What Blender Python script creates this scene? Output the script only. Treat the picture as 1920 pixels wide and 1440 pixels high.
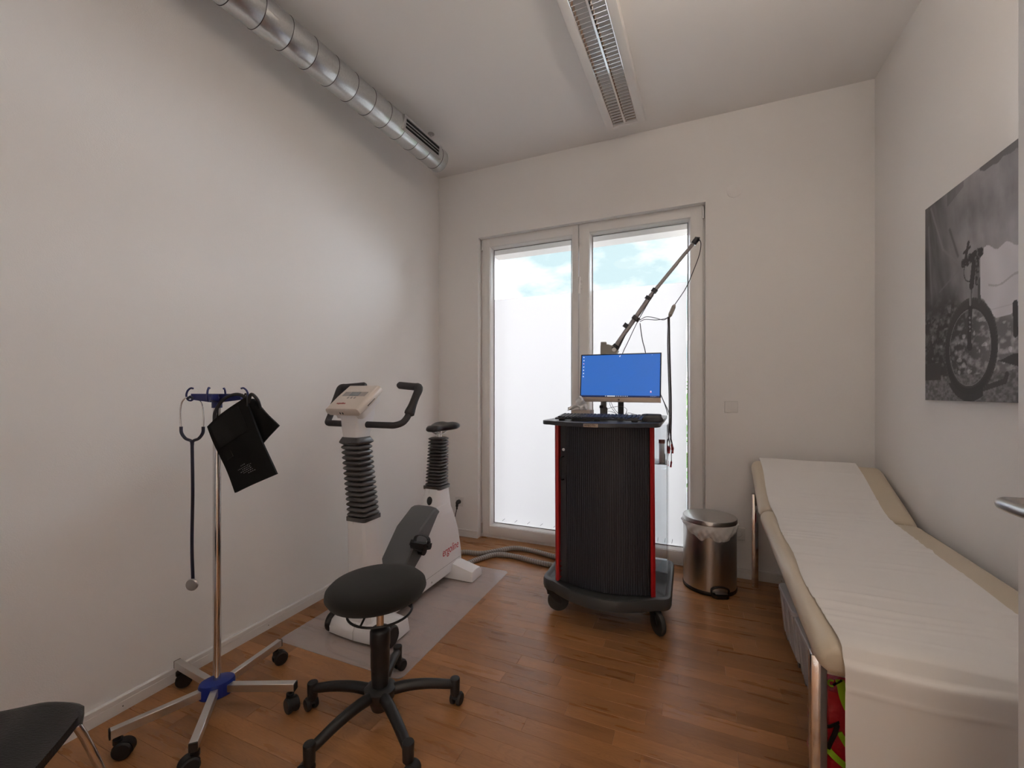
import bpy, bmesh, math, random
from mathutils import Matrix, Vector, Euler
random.seed(7)
for o in list(bpy.data.objects):
    bpy.data.objects.remove(o)
scene = bpy.context.scene
COL = scene.collection
PI = math.pi

# ------------------------------------------------------------------ camera
H = 1.25                      # eye height
F = 788.0                     # focal length in pixels of a 1920 wide frame
YAW = math.atan(330.0 / F)
cam_d = bpy.data.cameras.new('camera')
cam_d.sensor_width = 36.0
cam_d.lens = F / 1920.0 * 36.0
cam_d.shift_y = 16.0 / 1920.0
cam_d.clip_start = 0.02
cam = bpy.data.objects.new('camera', cam_d)
COL.objects.link(cam)
cam.location = (0, 0, H)
cam.rotation_euler = (PI / 2, 0, YAW)
scene.camera = cam

# ------------------------------------------------------------------ exposure
scene.view_settings.view_transform = 'Standard'
scene.view_settings.look = 'None'
scene.view_settings.exposure = 0.21
scene.view_settings.gamma = 1.0
scene.view_settings.use_curve_mapping = False

# ------------------------------------------------------------------ sky
SKY = 18.0
world = bpy.data.worlds.new('sky')
scene.world = world
world.use_nodes = True
wn = world.node_tree.nodes
wl = world.node_tree.links
wn.clear()
w_out = wn.new('ShaderNodeOutputWorld')
w_bg = wn.new('ShaderNodeBackground')
w_tc = wn.new('ShaderNodeTexCoord')
w_map = wn.new('ShaderNodeMapping')
w_map.inputs['Location'].default_value = (0.31, 0.12, 0.27)
w_map.inputs['Scale'].default_value = (1, 1, 2.2)
w_no = wn.new('ShaderNodeTexNoise')
w_no.inputs['Scale'].default_value = 2.6
w_no.inputs['Detail'].default_value = 7
w_no.inputs['Roughness'].default_value = 0.55
w_rp = wn.new('ShaderNodeValToRGB')
w_rp.color_ramp.elements[0].position = 0.365
w_rp.color_ramp.elements[0].color = (0.038, 0.048, 0.051, 1)
w_rp.color_ramp.elements[1].position = 0.56
w_rp.color_ramp.elements[1].color = (0.87, 0.94, 1.05, 1)
w_el = w_rp.color_ramp.elements.new(0.435)
w_el.color = (0.062, 0.066, 0.068, 1)
wl.new(w_tc.outputs['Generated'], w_map.inputs['Vector'])
wl.new(w_map.outputs['Vector'], w_no.inputs['Vector'])
wl.new(w_no.outputs['Fac'], w_rp.inputs['Fac'])
wl.new(w_rp.outputs['Color'], w_bg.inputs['Color'])
w_bg.inputs['Strength'].default_value = SKY
wl.new(w_bg.outputs['Background'], w_out.inputs['Surface'])

# ------------------------------------------------------------------ room size
XL, XR = -2.056, 1.05         # left and right wall
YB, YE = 3.217, -0.14         # window wall and entrance wall (inner faces)
ZC = 3.163                    # ceiling
YF = 3.277                    # window frame plane

# ------------------------------------------------------------------ pixel helpers (only used to measure real positions)
_s, _c = math.sin(YAW), math.cos(YAW)
def _dir(u, v):
    a = (u - 960) / F
    return Vector((-_s + a * _c, _c + a * _s, -(v - 736) / F))
def at_y(u, v, y):
    d = _dir(u, v); return Vector((0, 0, H)) + d * (y / d.y)
def at_t(u, v, t):
    return Vector((0, 0, H)) + _dir(u, v) * t
def at_z(u, v, z):
    d = _dir(u, v); return Vector((0, 0, H)) + d * ((z - H) / d.z)

# ------------------------------------------------------------------ materials
def lin(c):
    c = c / 255.0
    return c / 12.92 if c <= 0.04045 else ((c + 0.055) / 1.055) ** 2.4
def rgb(r, g, b):
    return (lin(r), lin(g), lin(b), 1.0)

def mat(name, col, rough=0.5, metal=0.0, bump=None, spec=0.5, vary=None, coat=0.0, aniso=0.0, sheen=0.0):
    """bump=(scale, strength[, stretch]); vary=(scale, amount)"""
    m = bpy.data.materials.new(name)
    m.use_nodes = True
    nt = m.node_tree
    p = nt.nodes['Principled BSDF']
    p.inputs['Base Color'].default_value = col
    p.inputs['Roughness'].default_value = rough
    p.inputs['Metallic'].default_value = metal
    p.inputs['Specular IOR Level'].default_value = spec
    p.inputs['Coat Weight'].default_value = coat
    p.inputs['Sheen Weight'].default_value = sheen
    if aniso:
        p.inputs['Anisotropic'].default_value = aniso
    tc = None
    if bump or vary:
        tc = nt.nodes.new('ShaderNodeTexCoord')
    if bump:
        mp = nt.nodes.new('ShaderNodeMapping')
        if len(bump) > 2:
            mp.inputs['Scale'].default_value = bump[2]
        n = nt.nodes.new('ShaderNodeTexNoise')
        n.inputs['Scale'].default_value = bump[0]
        n.inputs['Detail'].default_value = 4
        b = nt.nodes.new('ShaderNodeBump')
        b.inputs['Strength'].default_value = bump[1]
        b.inputs['Distance'].default_value = 0.01
        nt.links.new(tc.outputs['Object'], mp.inputs['Vector'])
        nt.links.new(mp.outputs['Vector'], n.inputs['Vector'])
        nt.links.new(n.outputs['Fac'], b.inputs['Height'])
        nt.links.new(b.outputs['Normal'], p.inputs['Normal'])
    if vary:
        n = nt.nodes.new('ShaderNodeTexNoise')
        n.inputs['Scale'].default_value = vary[0]
        n.inputs['Detail'].default_value = 3
        hs = nt.nodes.new('ShaderNodeHueSaturation')
        mr = nt.nodes.new('ShaderNodeMapRange')
        mr.inputs['From Min'].default_value = 0.3
        mr.inputs['From Max'].default_value = 0.7
        mr.inputs['To Min'].default_value = 1 - vary[1]
        mr.inputs['To Max'].default_value = 1 + vary[1]
        nt.links.new(tc.outputs['Object'], n.inputs['Vector'])
        nt.links.new(n.outputs['Fac'], mr.inputs['Value'])
        nt.links.new(mr.outputs['Result'], hs.inputs['Value'])
        hs.inputs['Color'].default_value = col
        nt.links.new(hs.outputs['Color'], p.inputs['Base Color'])
    return m

def wood_mat():
    m = bpy.data.materials.new('oiled_oak')
    m.use_nodes = True
    nt = m.node_tree; N = nt.nodes; L = nt.links
    p = N['Principled BSDF']
    tc = N.new('ShaderNodeTexCoord'); oi = N.new('ShaderNodeObjectInfo')
    geo = N.new('ShaderNodeNewGeometry')
    off = N.new('ShaderNodeVectorMath'); off.operation = 'SCALE'
    cmb = N.new('ShaderNodeCombineXYZ')
    for k in range(3):
        L.new(oi.outputs['Random'], cmb.inputs[k])
    L.new(cmb.outputs['Vector'], off.inputs[0]); off.inputs['Scale'].default_value = 37.0
    add = N.new('ShaderNodeVectorMath'); add.operation = 'ADD'
    L.new(geo.outputs['Position'], add.inputs[0]); L.new(off.outputs['Vector'], add.inputs[1])
    # cathedral figure: distorted rings
    mp = N.new('ShaderNodeMapping'); mp.inputs['Scale'].default_value = (1.4, 8.0, 1.0)
    L.new(add.outputs['Vector'], mp.inputs['Vector'])
    n1 = N.new('ShaderNodeTexNoise'); n1.inputs['Scale'].default_value = 1.6; n1.inputs['Detail'].default_value = 1.5
    n1.inputs['Distortion'].default_value = 0.6
    L.new(mp.outputs['Vector'], n1.inputs['Vector'])
    mul = N.new('ShaderNodeMath'); mul.operation = 'MULTIPLY'; mul.inputs[1].default_value = 150.0
    L.new(n1.outputs['Fac'], mul.inputs[0])
    sn = N.new('ShaderNodeMath'); sn.operation = 'SINE'; L.new(mul.outputs[0], sn.inputs[0])
    ring = N.new('ShaderNodeMapRange'); ring.inputs['From Min'].default_value = 0.2; ring.inputs['From Max'].default_value = 1.0
    L.new(sn.outputs[0], ring.inputs['Value'])
    # fine pores
    mp2 = N.new('ShaderNodeMapping'); mp2.inputs['Scale'].default_value = (30.0, 620.0, 1.0)
    L.new(add.outputs['Vector'], mp2.inputs['Vector'])
    n2 = N.new('ShaderNodeTexNoise'); n2.inputs['Scale'].default_value = 1.0; n2.inputs['Detail'].default_value = 4
    L.new(mp2.outputs['Vector'], n2.inputs['Vector'])
    # broad tone
    mp3 = N.new('ShaderNodeMapping'); mp3.inputs['Scale'].default_value = (2.0, 16.0, 1.0)
    L.new(add.outputs['Vector'], mp3.inputs['Vector'])
    n3 = N.new('ShaderNodeTexNoise'); n3.inputs['Scale'].default_value = 1.5; n3.inputs['Detail'].default_value = 4
    L.new(mp3.outputs['Vector'], n3.inputs['Vector'])
    rp = N.new('ShaderNodeValToRGB')
    rp.color_ramp.elements[0].position = 0.0; rp.color_ramp.elements[0].color = (0.225, 0.098, 0.036, 1)
    rp.color_ramp.elements[1].position = 1.0; rp.color_ramp.elements[1].color = (0.50, 0.235, 0.092, 1)
    # factor = 0.55*random + 0.45*tone
    mr = N.new('ShaderNodeMath'); mr.operation = 'MULTIPLY'; mr.inputs[1].default_value = 0.55
    L.new(oi.outputs['Random'], mr.inputs[0])
    ma = N.new('ShaderNodeMath'); ma.operation = 'MULTIPLY_ADD'; ma.inputs[1].default_value = 0.9
    L.new(n3.outputs['Fac'], ma.inputs[0]); L.new(mr.outputs[0], ma.inputs[2])
    sb = N.new('ShaderNodeMath'); sb.operation = 'SUBTRACT'; sb.inputs[1].default_value = 0.22
    L.new(ma.outputs[0], sb.inputs[0]); L.new(sb.outputs[0], rp.inputs['Fac'])
    mx = N.new('ShaderNodeMix'); mx.data_type = 'RGBA'; mx.blend_type = 'MULTIPLY'
    L.new(rp.outputs['Color'], mx.inputs[6]); mx.inputs[7].default_value = (0.50, 0.42, 0.38, 1)
    rf = N.new('ShaderNodeMath'); rf.operation = 'MULTIPLY'; rf.inputs[1].default_value = 0.16
    L.new(ring.outputs['Result'], rf.inputs[0]); L.new(rf.outputs[0], mx.inputs[0])
    mx2 = N.new('ShaderNodeMix'); mx2.data_type = 'RGBA'; mx2.blend_type = 'MULTIPLY'
    pr = N.new('ShaderNodeMapRange'); pr.inputs['From Min'].default_value = 0.5; pr.inputs['From Max'].default_value = 0.75
    pr.inputs['To Max'].default_value = 0.42
    L.new(n2.outputs['Fac'], pr.inputs['Value']); L.new(pr.outputs['Result'], mx2.inputs[0])
    L.new(mx.outputs[2], mx2.inputs[6]); mx2.inputs[7].default_value = (0.55, 0.48, 0.42, 1)
    L.new(mx2.outputs[2], p.inputs['Base Color'])
    p.inputs['Roughness'].default_value = 0.36
    rr = N.new('ShaderNodeMapRange'); rr.inputs['To Min'].default_value = 0.20; rr.inputs['To Max'].default_value = 0.40
    L.new(n3.outputs['Fac'], rr.inputs['Value']); L.new(rr.outputs['Result'], p.inputs['Roughness'])
    bp = N.new('ShaderNodeBump'); bp.inputs['Strength'].default_value = 0.10; bp.inputs['Distance'].default_value = 0.004
    sm = N.new('ShaderNodeMath'); sm.operation = 'ADD'
    L.new(n2.outputs['Fac'], sm.inputs[0]); sm.inputs[1].default_value = 0.0
    inv = N.new('ShaderNodeMath'); inv.operation = 'MULTIPLY'; inv.inputs[1].default_value = -1
    L.new(sm.outputs[0], inv.inputs[0])
    L.new(inv.outputs[0], bp.inputs['Height']); L.new(bp.outputs['Normal'], p.inputs['Normal'])
    return m

def glass_mat(name, tint=(0.97, 0.985, 0.98), gloss=0.06, rough=0.0):
    """thin clear pane: straight-through transmission with a weak mirror reflection"""
    m = bpy.data.materials.new(name); m.use_nodes = True
    nt = m.node_tree; N = nt.nodes; L = nt.links
    N.remove(N['Principled BSDF'])
    out = N['Material Output']
    tr = N.new('ShaderNodeBsdfTransparent'); tr.inputs['Color'].default_value = (*tint, 1)
    gl = N.new('ShaderNodeBsdfGlossy'); gl.inputs['Roughness'].default_value = rough
    fr = N.new('ShaderNodeFresnel'); fr.inputs['IOR'].default_value = 1.45
    mx = N.new('ShaderNodeMixShader')
    L.new(fr.outputs['Fac'], mx.inputs[0])
    L.new(tr.outputs[0], mx.inputs[1]); L.new(gl.outputs[0], mx.inputs[2]); L.new(mx.outputs[0], out.inputs['Surface'])
    return m

def film_mat():
    m = bpy.data.materials.new('frosted_film'); m.use_nodes = True
    nt = m.node_tree; N = nt.nodes; L = nt.links
    N.remove(N['Principled BSDF'])
    out = N['Material Output']
    t = N.new('ShaderNodeBsdfTranslucent'); t.inputs['Color'].default_value = (0.385, 0.345, 0.329, 1)
    d = N.new('ShaderNodeBsdfDiffuse'); d.inputs['Color'].default_value = (0.75, 0.75, 0.75, 1)
    mx = N.new('ShaderNodeMixShader'); mx.inputs[0].default_value = 0.10
    L.new(t.outputs[0], mx.inputs[1]); L.new(d.outputs[0], mx.inputs[2]); L.new(mx.outputs[0], out.inputs['Surface'])
    return m

def milky_mat(name, col, alpha, rough=0.25):
    """translucent plastic: partly see-through"""
    m = bpy.data.materials.new(name); m.use_nodes = True
    nt = m.node_tree; N = nt.nodes; L = nt.links
    p = N['Principled BSDF']; p.inputs['Base Color'].default_value = col; p.inputs['Roughness'].default_value = rough
    tr = N.new('ShaderNodeBsdfTransparent')
    mx = N.new('ShaderNodeMixShader'); mx.inputs[0].default_value = alpha
    L.new(tr.outputs[0], mx.inputs[1]); L.new(p.outputs[0], mx.inputs[2])
    L.new(mx.outputs[0], N['Material Output'].inputs['Surface'])
    return m

def emit_mat(name, col, s):
    m = bpy.data.materials.new(name); m.use_nodes = True
    N = m.node_tree.nodes; p = N['Principled BSDF']
    p.inputs['Base Color'].default_value = (0.02, 0.02, 0.02, 1)
    p.inputs['Roughness'].default_value = 0.3
    p.inputs['Emission Color'].default_value = col
    p.inputs['Emission Strength'].default_value = s
    return m

def attr_mat(name, rough=0.55, emit=0.0):
    m = bpy.data.materials.new(name); m.use_nodes = True
    nt = m.node_tree; N = nt.nodes; p = N['Principled BSDF']
    a = N.new('ShaderNodeAttribute'); a.attribute_name = 'print'
    nt.links.new(a.outputs['Color'], p.inputs['Base Color'])
    p.inputs['Roughness'].default_value = rough
    return m

M = {}
M['wall'] = mat('wall_paint', (0.875, 0.855, 0.840, 1), 0.9, bump=(260, 0.10), spec=0.2)
M['ceiling'] = mat('ceiling_paint', (0.875, 0.855, 0.840, 1), 0.92, bump=(200, 0.06), spec=0.2)
M['skirt'] = mat('white_skirting', (0.80, 0.785, 0.77, 1), 0.4)
M['oak'] = wood_mat()
M['subfloor'] = mat('joint_dark', (0.05, 0.025, 0.012, 1), 0.9)
M['upvc'] = mat('white_frame', (0.84, 0.82, 0.80, 1), 0.35)
M['white_plastic'] = mat('white_plastic', (0.80, 0.78, 0.76, 1), 0.35)
M['bike_white'] = mat('bike_white', (0.86, 0.85, 0.86, 1), 0.38, bump=(500, 0.03))
M['bike_grey'] = mat('bike_grey_cover', rgb(96, 98, 100), 0.5, bump=(700, 0.08))
M['console'] = mat('console_beige', (0.66, 0.58, 0.52, 1), 0.45)
M['rubber'] = mat('bellows_rubber', rgb(74, 72, 72), 0.30)
M['black_rubber'] = mat('black_rubber', rgb(30, 30, 32), 0.55)
M['black_plastic'] = mat('black_plastic', rgb(26, 26, 28), 0.42, bump=(600, 0.05))
M['grip'] = mat('grip_foam', rgb(50, 48, 50), 0.7, bump=(500, 0.2))
M['saddle'] = mat('saddle_vinyl', rgb(24, 25, 29), 0.33)
M['stool_fabric'] = mat('stool_fabric', rgb(30, 28, 26), 0.95, bump=(900, 0.35), sheen=0.12, vary=(900, 0.15), spec=0.2)
M['leather'] = mat('black_leather', rgb(17, 16, 17), 0.36, bump=(130, 0.25, (1, 3, 1)))
M['chrome'] = mat('chrome', (0.72, 0.71, 0.70, 1), 0.10, 1.0)
M['steel'] = mat('brushed_steel', (0.56, 0.545, 0.53, 1), 0.28, 1.0, bump=(60, 0.05, (1, 1, 0.02)))
M['alu'] = mat('satin_aluminium', (0.70, 0.69, 0.68, 1), 0.35, 1.0)
M['galv'] = mat('galvanised_sheet', (0.62, 0.63, 0.63, 1), 0.30, 1.0, bump=(90, 0.03, (1, 0.15, 1)), vary=(120, 0.06))
M['louvre'] = mat('louvre_aluminium', (0.80, 0.80, 0.80, 1), 0.10, 1.0)
M['lum_white'] = mat('luminaire_white', (0.80, 0.77, 0.75, 1), 0.45)
M['dark'] = mat('dark_void', (0.012, 0.012, 0.013, 1), 0.8)
M['blue'] = mat('blue_plastic', rgb(18, 44, 130), 0.4)
M['navy'] = mat('navy_plastic', rgb(34, 40, 98), 0.38)
M['navy_tube'] = mat('navy_tube', rgb(28, 30, 52), 0.4)
M['cuff'] = mat('cuff_nylon', rgb(11, 11, 12), 0.85, bump=(800, 0.2), spec=0.25)
M['cuff_dark'] = mat('cuff_velcro', rgb(6, 6, 7), 0.97, bump=(900, 0.4))
M['print_white'] = mat('print_white', (0.42, 0.42, 0.42, 1), 0.6)
M['print_red'] = mat('print_red', rgb(190, 40, 50), 0.5)
M['print_black'] = mat('print_black', rgb(25, 25, 25), 0.5)
M['red_panel'] = mat('red_lacquer', rgb(186, 26, 30), 0.42)
M['anthracite'] = mat('anthracite', rgb(54, 55, 60), 0.5, bump=(500, 0.06))
M['tambour'] = mat('tambour_slats', rgb(50, 52, 60), 0.5)
M['cart_base'] = mat('cart_base', rgb(62, 64, 66), 0.40, bump=(600, 0.05))
M['tabletop'] = mat('table_top', rgb(52, 55, 62), 0.28)
M['bezel'] = mat('monitor_bezel', rgb(22, 22, 30), 0.35)
M['chin'] = mat('monitor_silver', rgb(176, 160, 148), 0.35, 0.4)
M['keys'] = mat('key_caps', rgb(40, 42, 46), 0.38)
M['tan'] = mat('arm_grey', rgb(150, 146, 138), 0.45)
M['arm'] = mat('arm_tube', rgb(160, 156, 158), 0.4, 0.0)
M['cable'] = mat('cable_dark', rgb(58, 52, 56), 0.5)
M['cable_grey'] = mat('cable_grey', rgb(120, 116, 114), 0.5)
M['lead_red'] = mat('lead_red', rgb(150, 34, 34), 0.5)
M['hose'] = mat('grey_hose', rgb(164, 158, 152), 0.42)
M['hose_rib'] = mat('hose_winding', rgb(96, 92, 92), 0.45)
M['acrylic'] = glass_mat('clear_acrylic', (0.93, 0.94, 0.95), rough=0.02)
M['glass'] = glass_mat('window_glass')
M['film'] = film_mat()
M['mat_pvc'] = milky_mat('floor_mat_pvc', (0.80, 0.74, 0.74, 1), 0.33, 0.12)
M['boxplastic'] = milky_mat('storage_box_plastic', (0.80, 0.79, 0.80, 1), 0.62, 0.25)
M['liner'] = milky_mat('bin_liner_plastic', (0.85, 0.83, 0.81, 1), 0.82, 0.3)
M['vinyl'] = mat('cream_vinyl', (0.60, 0.515, 0.40, 1), 0.36, bump=(300, 0.08))
M['paper'] = mat('couch_paper', (0.80, 0.775, 0.76, 1), 0.85)
M['tissue'] = mat('tissue', (0.83, 0.83, 0.83, 1), 0.9)
M['carton'] = mat('carton', rgb(172, 158, 148), 0.7)
M['bag_red'] = mat('bag_red', rgb(176, 16, 34), 0.32, bump=(40, 0.5))
M['bag_lime'] = mat('bag_lime', rgb(160, 205, 40), 0.5)
M['bag_black'] = mat('bag_strap', rgb(20, 18, 20), 0.5)
M['concrete'] = mat('concrete', (0.085, 0.082, 0.078, 1), 0.9)
M['facade'] = mat('facade_render', (0.56, 0.50, 0.465, 1), 0.9)
M['leaf'] = mat('leaf', (0.10, 0.22, 0.04, 1), 0.6)
M['corridor'] = mat('corridor_paint', (0.80, 0.72, 0.62, 1), 0.9)
M['lamp_warm'] = emit_mat('corridor_lamp_glow', (1.0, 0.80, 0.60, 1), 22.0)
M['fill_room'] = emit_mat('room_fill_glow', (1.0, 0.87, 0.74, 1), 20.0)  # glow of the added uplight
M['fill_entry'] = emit_mat('entry_fill_glow', (1.0, 0.64, 0.36, 1), 1.0)  # glow of the added fill lamp by the entrance
M['lcd'] = mat('lcd_grey', rgb(120, 124, 128), 0.25)
M['lcd_band'] = mat('lcd_band', rgb(150, 142, 138), 0.35)
M['screen'] = emit_mat('screen_blue', rgb(42, 104, 190), 0.85)
M['screen_icon'] = emit_mat('screen_icon', rgb(225, 230, 240), 0.9)
M['screen_bar'] = emit_mat('screen_taskbar', rgb(20, 42, 92), 0.8)
M['screen_pink'] = emit_mat('screen_pink', rgb(220, 120, 190), 0.9)
M['print'] = attr_mat('photo_print')
M['tyre_grey'] = mat('caster_tread', rgb(56, 56, 55), 0.6)

# ------------------------------------------------------------------ geometry collector
class G:
    def __init__(s):
        s.v = []; s.f = []
    def add(s, vs, fs, T=None):
        b = len(s.v)
        for v in vs:
            v = Vector(v)
            s.v.append(T @ v if T is not None else v)
        s.f += [[i + b for i in f] for f in fs]
        return s
    def bm(s, bm, T=None):
        bm.verts.index_update()
        return s.add([v.co.copy() for v in bm.verts], [[v.index for v in f.verts] for f in bm.faces], T)
    def box(s, a, b, bev=0.0, seg=2, T=None):
        a = Vector(a); b = Vector(b); c = (a + b) / 2; d = b - a
        if bev <= 0:
            x0, y0, z0 = a; x1, y1, z1 = b
            return s.add([(x0, y0, z0), (x1, y0, z0), (x1, y1, z0), (x0, y1, z0), (x0, y0, z1), (x1, y0, z1), (x1, y1, z1), (x0, y1, z1)],
                         [(3, 2, 1, 0), (4, 5, 6, 7), (0, 1, 5, 4), (1, 2, 6, 5), (2, 3, 7, 6), (3, 0, 4, 7)], T)
        bm = bmesh.new()
        bmesh.ops.create_cube(bm, size=1.0)
        for v in bm.verts:
            v.co = Vector((v.co.x * d.x, v.co.y * d.y, v.co.z * d.z)) + c
        bmesh.ops.bevel(bm, geom=list(bm.edges), offset=bev, segments=seg, profile=0.5, affect='EDGES', clamp_overlap=True)
        s.bm(bm, T); bm.free()
        return s
    def loft(s, rings, cap0=True, cap1=True, closed=True, T=None):
        n = len(rings[0]); vs = [p for r in rings for p in r]; fs = []
        for i in range(len(rings) - 1):
            for j in range(n if closed else n - 1):
                k = (j + 1) % n
                fs.append((i * n + j, i * n + k, (i + 1) * n + k, (i + 1) * n + j))
        if cap0: fs.append(tuple(reversed(range(n))))
        if cap1: fs.append(tuple(range((len(rings) - 1) * n, len(rings) * n)))
        return s.add(vs, fs, T)
    def tube(s, pts, r, n=10, cap=True, T=None):
        pts = [Vector(p) for p in pts]
        m = len(pts)
        rs = r if isinstance(r, (list, tuple)) else [r] * m
        tang = []
        for i in range(m):
            t = pts[min(i + 1, m - 1)] - pts[max(i - 1, 0)]
            tang.append(t.normalized() if t.length > 1e-9 else Vector((0, 0, 1)))
        up = Vector((0, 0, 1)) if abs(tang[0].z) < 0.9 else Vector((1, 0, 0))
        nx = tang[0].cross(up).normalized()
        rings = []
        for i in range(m):
            nx = (nx - tang[i] * nx.dot(tang[i]))
            nx = nx.normalized() if nx.length > 1e-6 else tang[i].orthogonal().normalized()
            ny = tang[i].cross(nx)
            rings.append([pts[i] + (nx * math.cos(2 * PI * k / n) + ny * math.sin(2 * PI * k / n)) * rs[i] for k in range(n)])
        return s.loft(rings, cap, cap, True, T)
    def cyl(s, p0, p1, r, n=16, T=None):
        return s.tube([p0, p1], r, n, True, T)
    def lathe(s, prof, n=24, T=None):
        rings = [[(r * math.cos(2 * PI * k / n), r * math.sin(2 * PI * k / n), z) for k in range(n)] for r, z in prof]
        return s.loft(rings, True, True, True, T)
    def prism(s, poly, z0, z1, T=None):
        return s.loft([[(x, y, z0) for x, y in poly], [(x, y, z1) for x, y in poly]], True, True, True, T)
    def ball(s, c, r, nu=14, nv=9, T=None):
        c = Vector(c)
        r = r if isinstance(r, (tuple, list)) else (r, r, r)
        rings = []
        for i in range(nv + 1):
            a = -PI / 2 + PI * min(max(i / nv, 0.012), 0.988)
            rings.append([c + Vector((r[0] * math.cos(a) * math.cos(2 * PI * k / nu), r[1] * math.cos(a) * math.sin(2 * PI * k / nu), r[2] * math.sin(a))) for k in range(nu)])
        return s.loft(rings, True, True, True, T)
    def grid(s, fn, nu, nv, T=None):
        vs = [fn(i / nu, j / nv) for j in range(nv + 1) for i in range(nu + 1)]
        fs = [(j * (nu + 1) + i, j * (nu + 1) + i + 1, (j + 1) * (nu + 1) + i + 1, (j + 1) * (nu + 1) + i) for j in range(nv) for i in range(nu)]
        return s.add(vs, fs, T)
    def slab(s, fn, nu, nv, th):
        """closed sheet with thickness: fn(u,v)->point, th: vector offset"""
        th = Vector(th)
        n0 = len(s.v)
        s.grid(fn, nu, nv)
        n1 = len(s.v)
        vs = [p + th for p in s.v[n0:n1]]
        W = nu + 1
        s.v += vs
        off = n1 - n0
        base = s.f[-nu * nv:]
        s.f += [[i + off for i in reversed(f)] for f in base]
        rim = [i for i in range(W)] + [j * W + nu for j in range(1, nv + 1)] + [nv * W + i for i in range(nu - 1, -1, -1)] + [j * W for j in range(nv - 1, 0, -1)]
        for k in range(len(rim)):
            a, b = rim[k], rim[(k + 1) % len(rim)]
            s.f.append([n0 + b, n0 + a, n0 + a + off, n0 + b + off])
        return s

def cr(pts, k=8):
    """Catmull-Rom through points"""
    P = [Vector(p) for p in pts]
    P = [P[0] * 2 - P[1]] + P + [P[-1] * 2 - P[-2]]
    out = []
    for i in range(1, len(P) - 2):
        for j in range(k):
            t = j / k
            a, b, c, d = P[i - 1], P[i], P[i + 1], P[i + 2]
            out.append(0.5 * ((2 * b) + (c - a) * t + (2 * a - 5 * b + 4 * c - d) * t * t + (3 * b - a - 3 * c + d) * t ** 3))
    out.append(P[-2])
    return out

def rrect(cx, cy, w, d, r, seg=4):
    pts = []
    for (sx, sy, a0) in ((1, 1, 0), (-1, 1, 90), (-1, -1, 180), (1, -1, 270)):
        for i in range(seg + 1):
            a = math.radians(a0 + 90 * i / seg)
            pts.append((cx + sx * (w / 2 - r) + r * math.cos(a), cy + sy * (d / 2 - r) + r * math.sin(a)))
    return pts

def mesh_of(name, g, m, smooth=38, fix=True):
    me = bpy.data.meshes.new(name)
    me.from_pydata([tuple(v) for v in g.v], [], g.f)
    if fix:
        bm = bmesh.new(); bm.from_mesh(me)
        bmesh.ops.recalc_face_normals(bm, faces=list(bm.faces))
        bm.to_mesh(me); bm.free()
    if smooth:
        me.polygons.foreach_set('use_smooth', [True] * len(me.polygons))
        me.set_sharp_from_angle(angle=math.radians(smooth))
    me.materials.append(M[m] if isinstance(m, str) else m)
    me.update()
    return me

ROOT = {}     # thing root -> world matrix
def thing(name, label, cat, loc=(0, 0, 0), rotz=0.0, group=None):
    o = bpy.data.objects.new(name, None)
    COL.objects.link(o)
    o.location = loc; o.rotation_euler = (0, 0, rotz)
    o.empty_display_size = 0.05
    o['label'] = label; o['category'] = cat
    if group: o['group'] = group
    ROOT[o.name] = Matrix.Translation(Vector(loc)) @ Matrix.Rotation(rotz, 4, 'Z')
    return o
def base_of(p):
    while p.parent: p = p.parent
    return ROOT.get(p.name, Matrix.Identity(4))
def part(name, g, m, parent=None, smooth=38, local=False, label=None, fix=True):
    """a mesh object; geometry is given in room coordinates (or in the thing's own frame with local=True)"""
    if parent is not None and not local:
        T = base_of(parent).inverted()
        g.v = [T @ v for v in g.v]
    o = bpy.data.objects.new(name, mesh_of(name, g, m, smooth, fix))
    COL.objects.link(o)
    if parent is not None: o.parent = parent
    if label: o['label'] = label
    return o
def inst(name, me, parent, T, world=True):
    """another object on shared mesh data, placed by matrix T (room coordinates)"""
    o = bpy.data.objects.new(name, me)
    COL.objects.link(o)
    if parent is not None:
        o.parent = parent
        if world: T = base_of(parent).inverted() @ T
    o.matrix_local = T
    return o
def single(name, g, m, label, cat, group=None, smooth=38):
    """a thing that is one mesh: origin moved to its base"""
    xs = [v.x for v in g.v]; ys = [v.y for v in g.v]; zs = [v.z for v in g.v]
    c = Vector(((min(xs) + max(xs)) / 2, (min(ys) + max(ys)) / 2, min(zs)))
    g.v = [v - c for v in g.v]
    o = bpy.data.objects.new(name, mesh_of(name, g, m, smooth)); COL.objects.link(o)
    o.location = c
    ROOT[o.name] = Matrix.Translation(c)
    o['label'] = label; o['category'] = cat
    if group: o['group'] = group
    return o
def struct(name, g, m, parent=None, smooth=0, label=None):
    o = part(name, g, m, parent, smooth)
    if parent is None: o['kind'] = 'structure'
    if label: o['label'] = label
    return o
def text_geo(body, size, T, extrude=0.0004, shear=0.0, sx=1.0, bold=0.0):
    cu = bpy.data.curves.new('lettering', 'FONT')
    cu.body = body; cu.size = size; cu.extrude = extrude; cu.shear = shear
    cu.align_x = 'CENTER'; cu.align_y = 'CENTER'; cu.offset = bold
    cu.resolution_u = 3
    o = bpy.data.objects.new('lettering', cu); COL.objects.link(o)
    dg = bpy.context.evaluated_depsgraph_get()
    me = bpy.data.meshes.new_from_object(o.evaluated_get(dg))
    g = G()
    g.add([Vector((v.co.x * sx, v.co.y, v.co.z)) for v in me.vertices], [list(p.vertices) for p in me.polygons], T)
    bpy.data.objects.remove(o); bpy.data.meshes.remove(me); bpy.data.curves.remove(cu)
    return g
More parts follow.
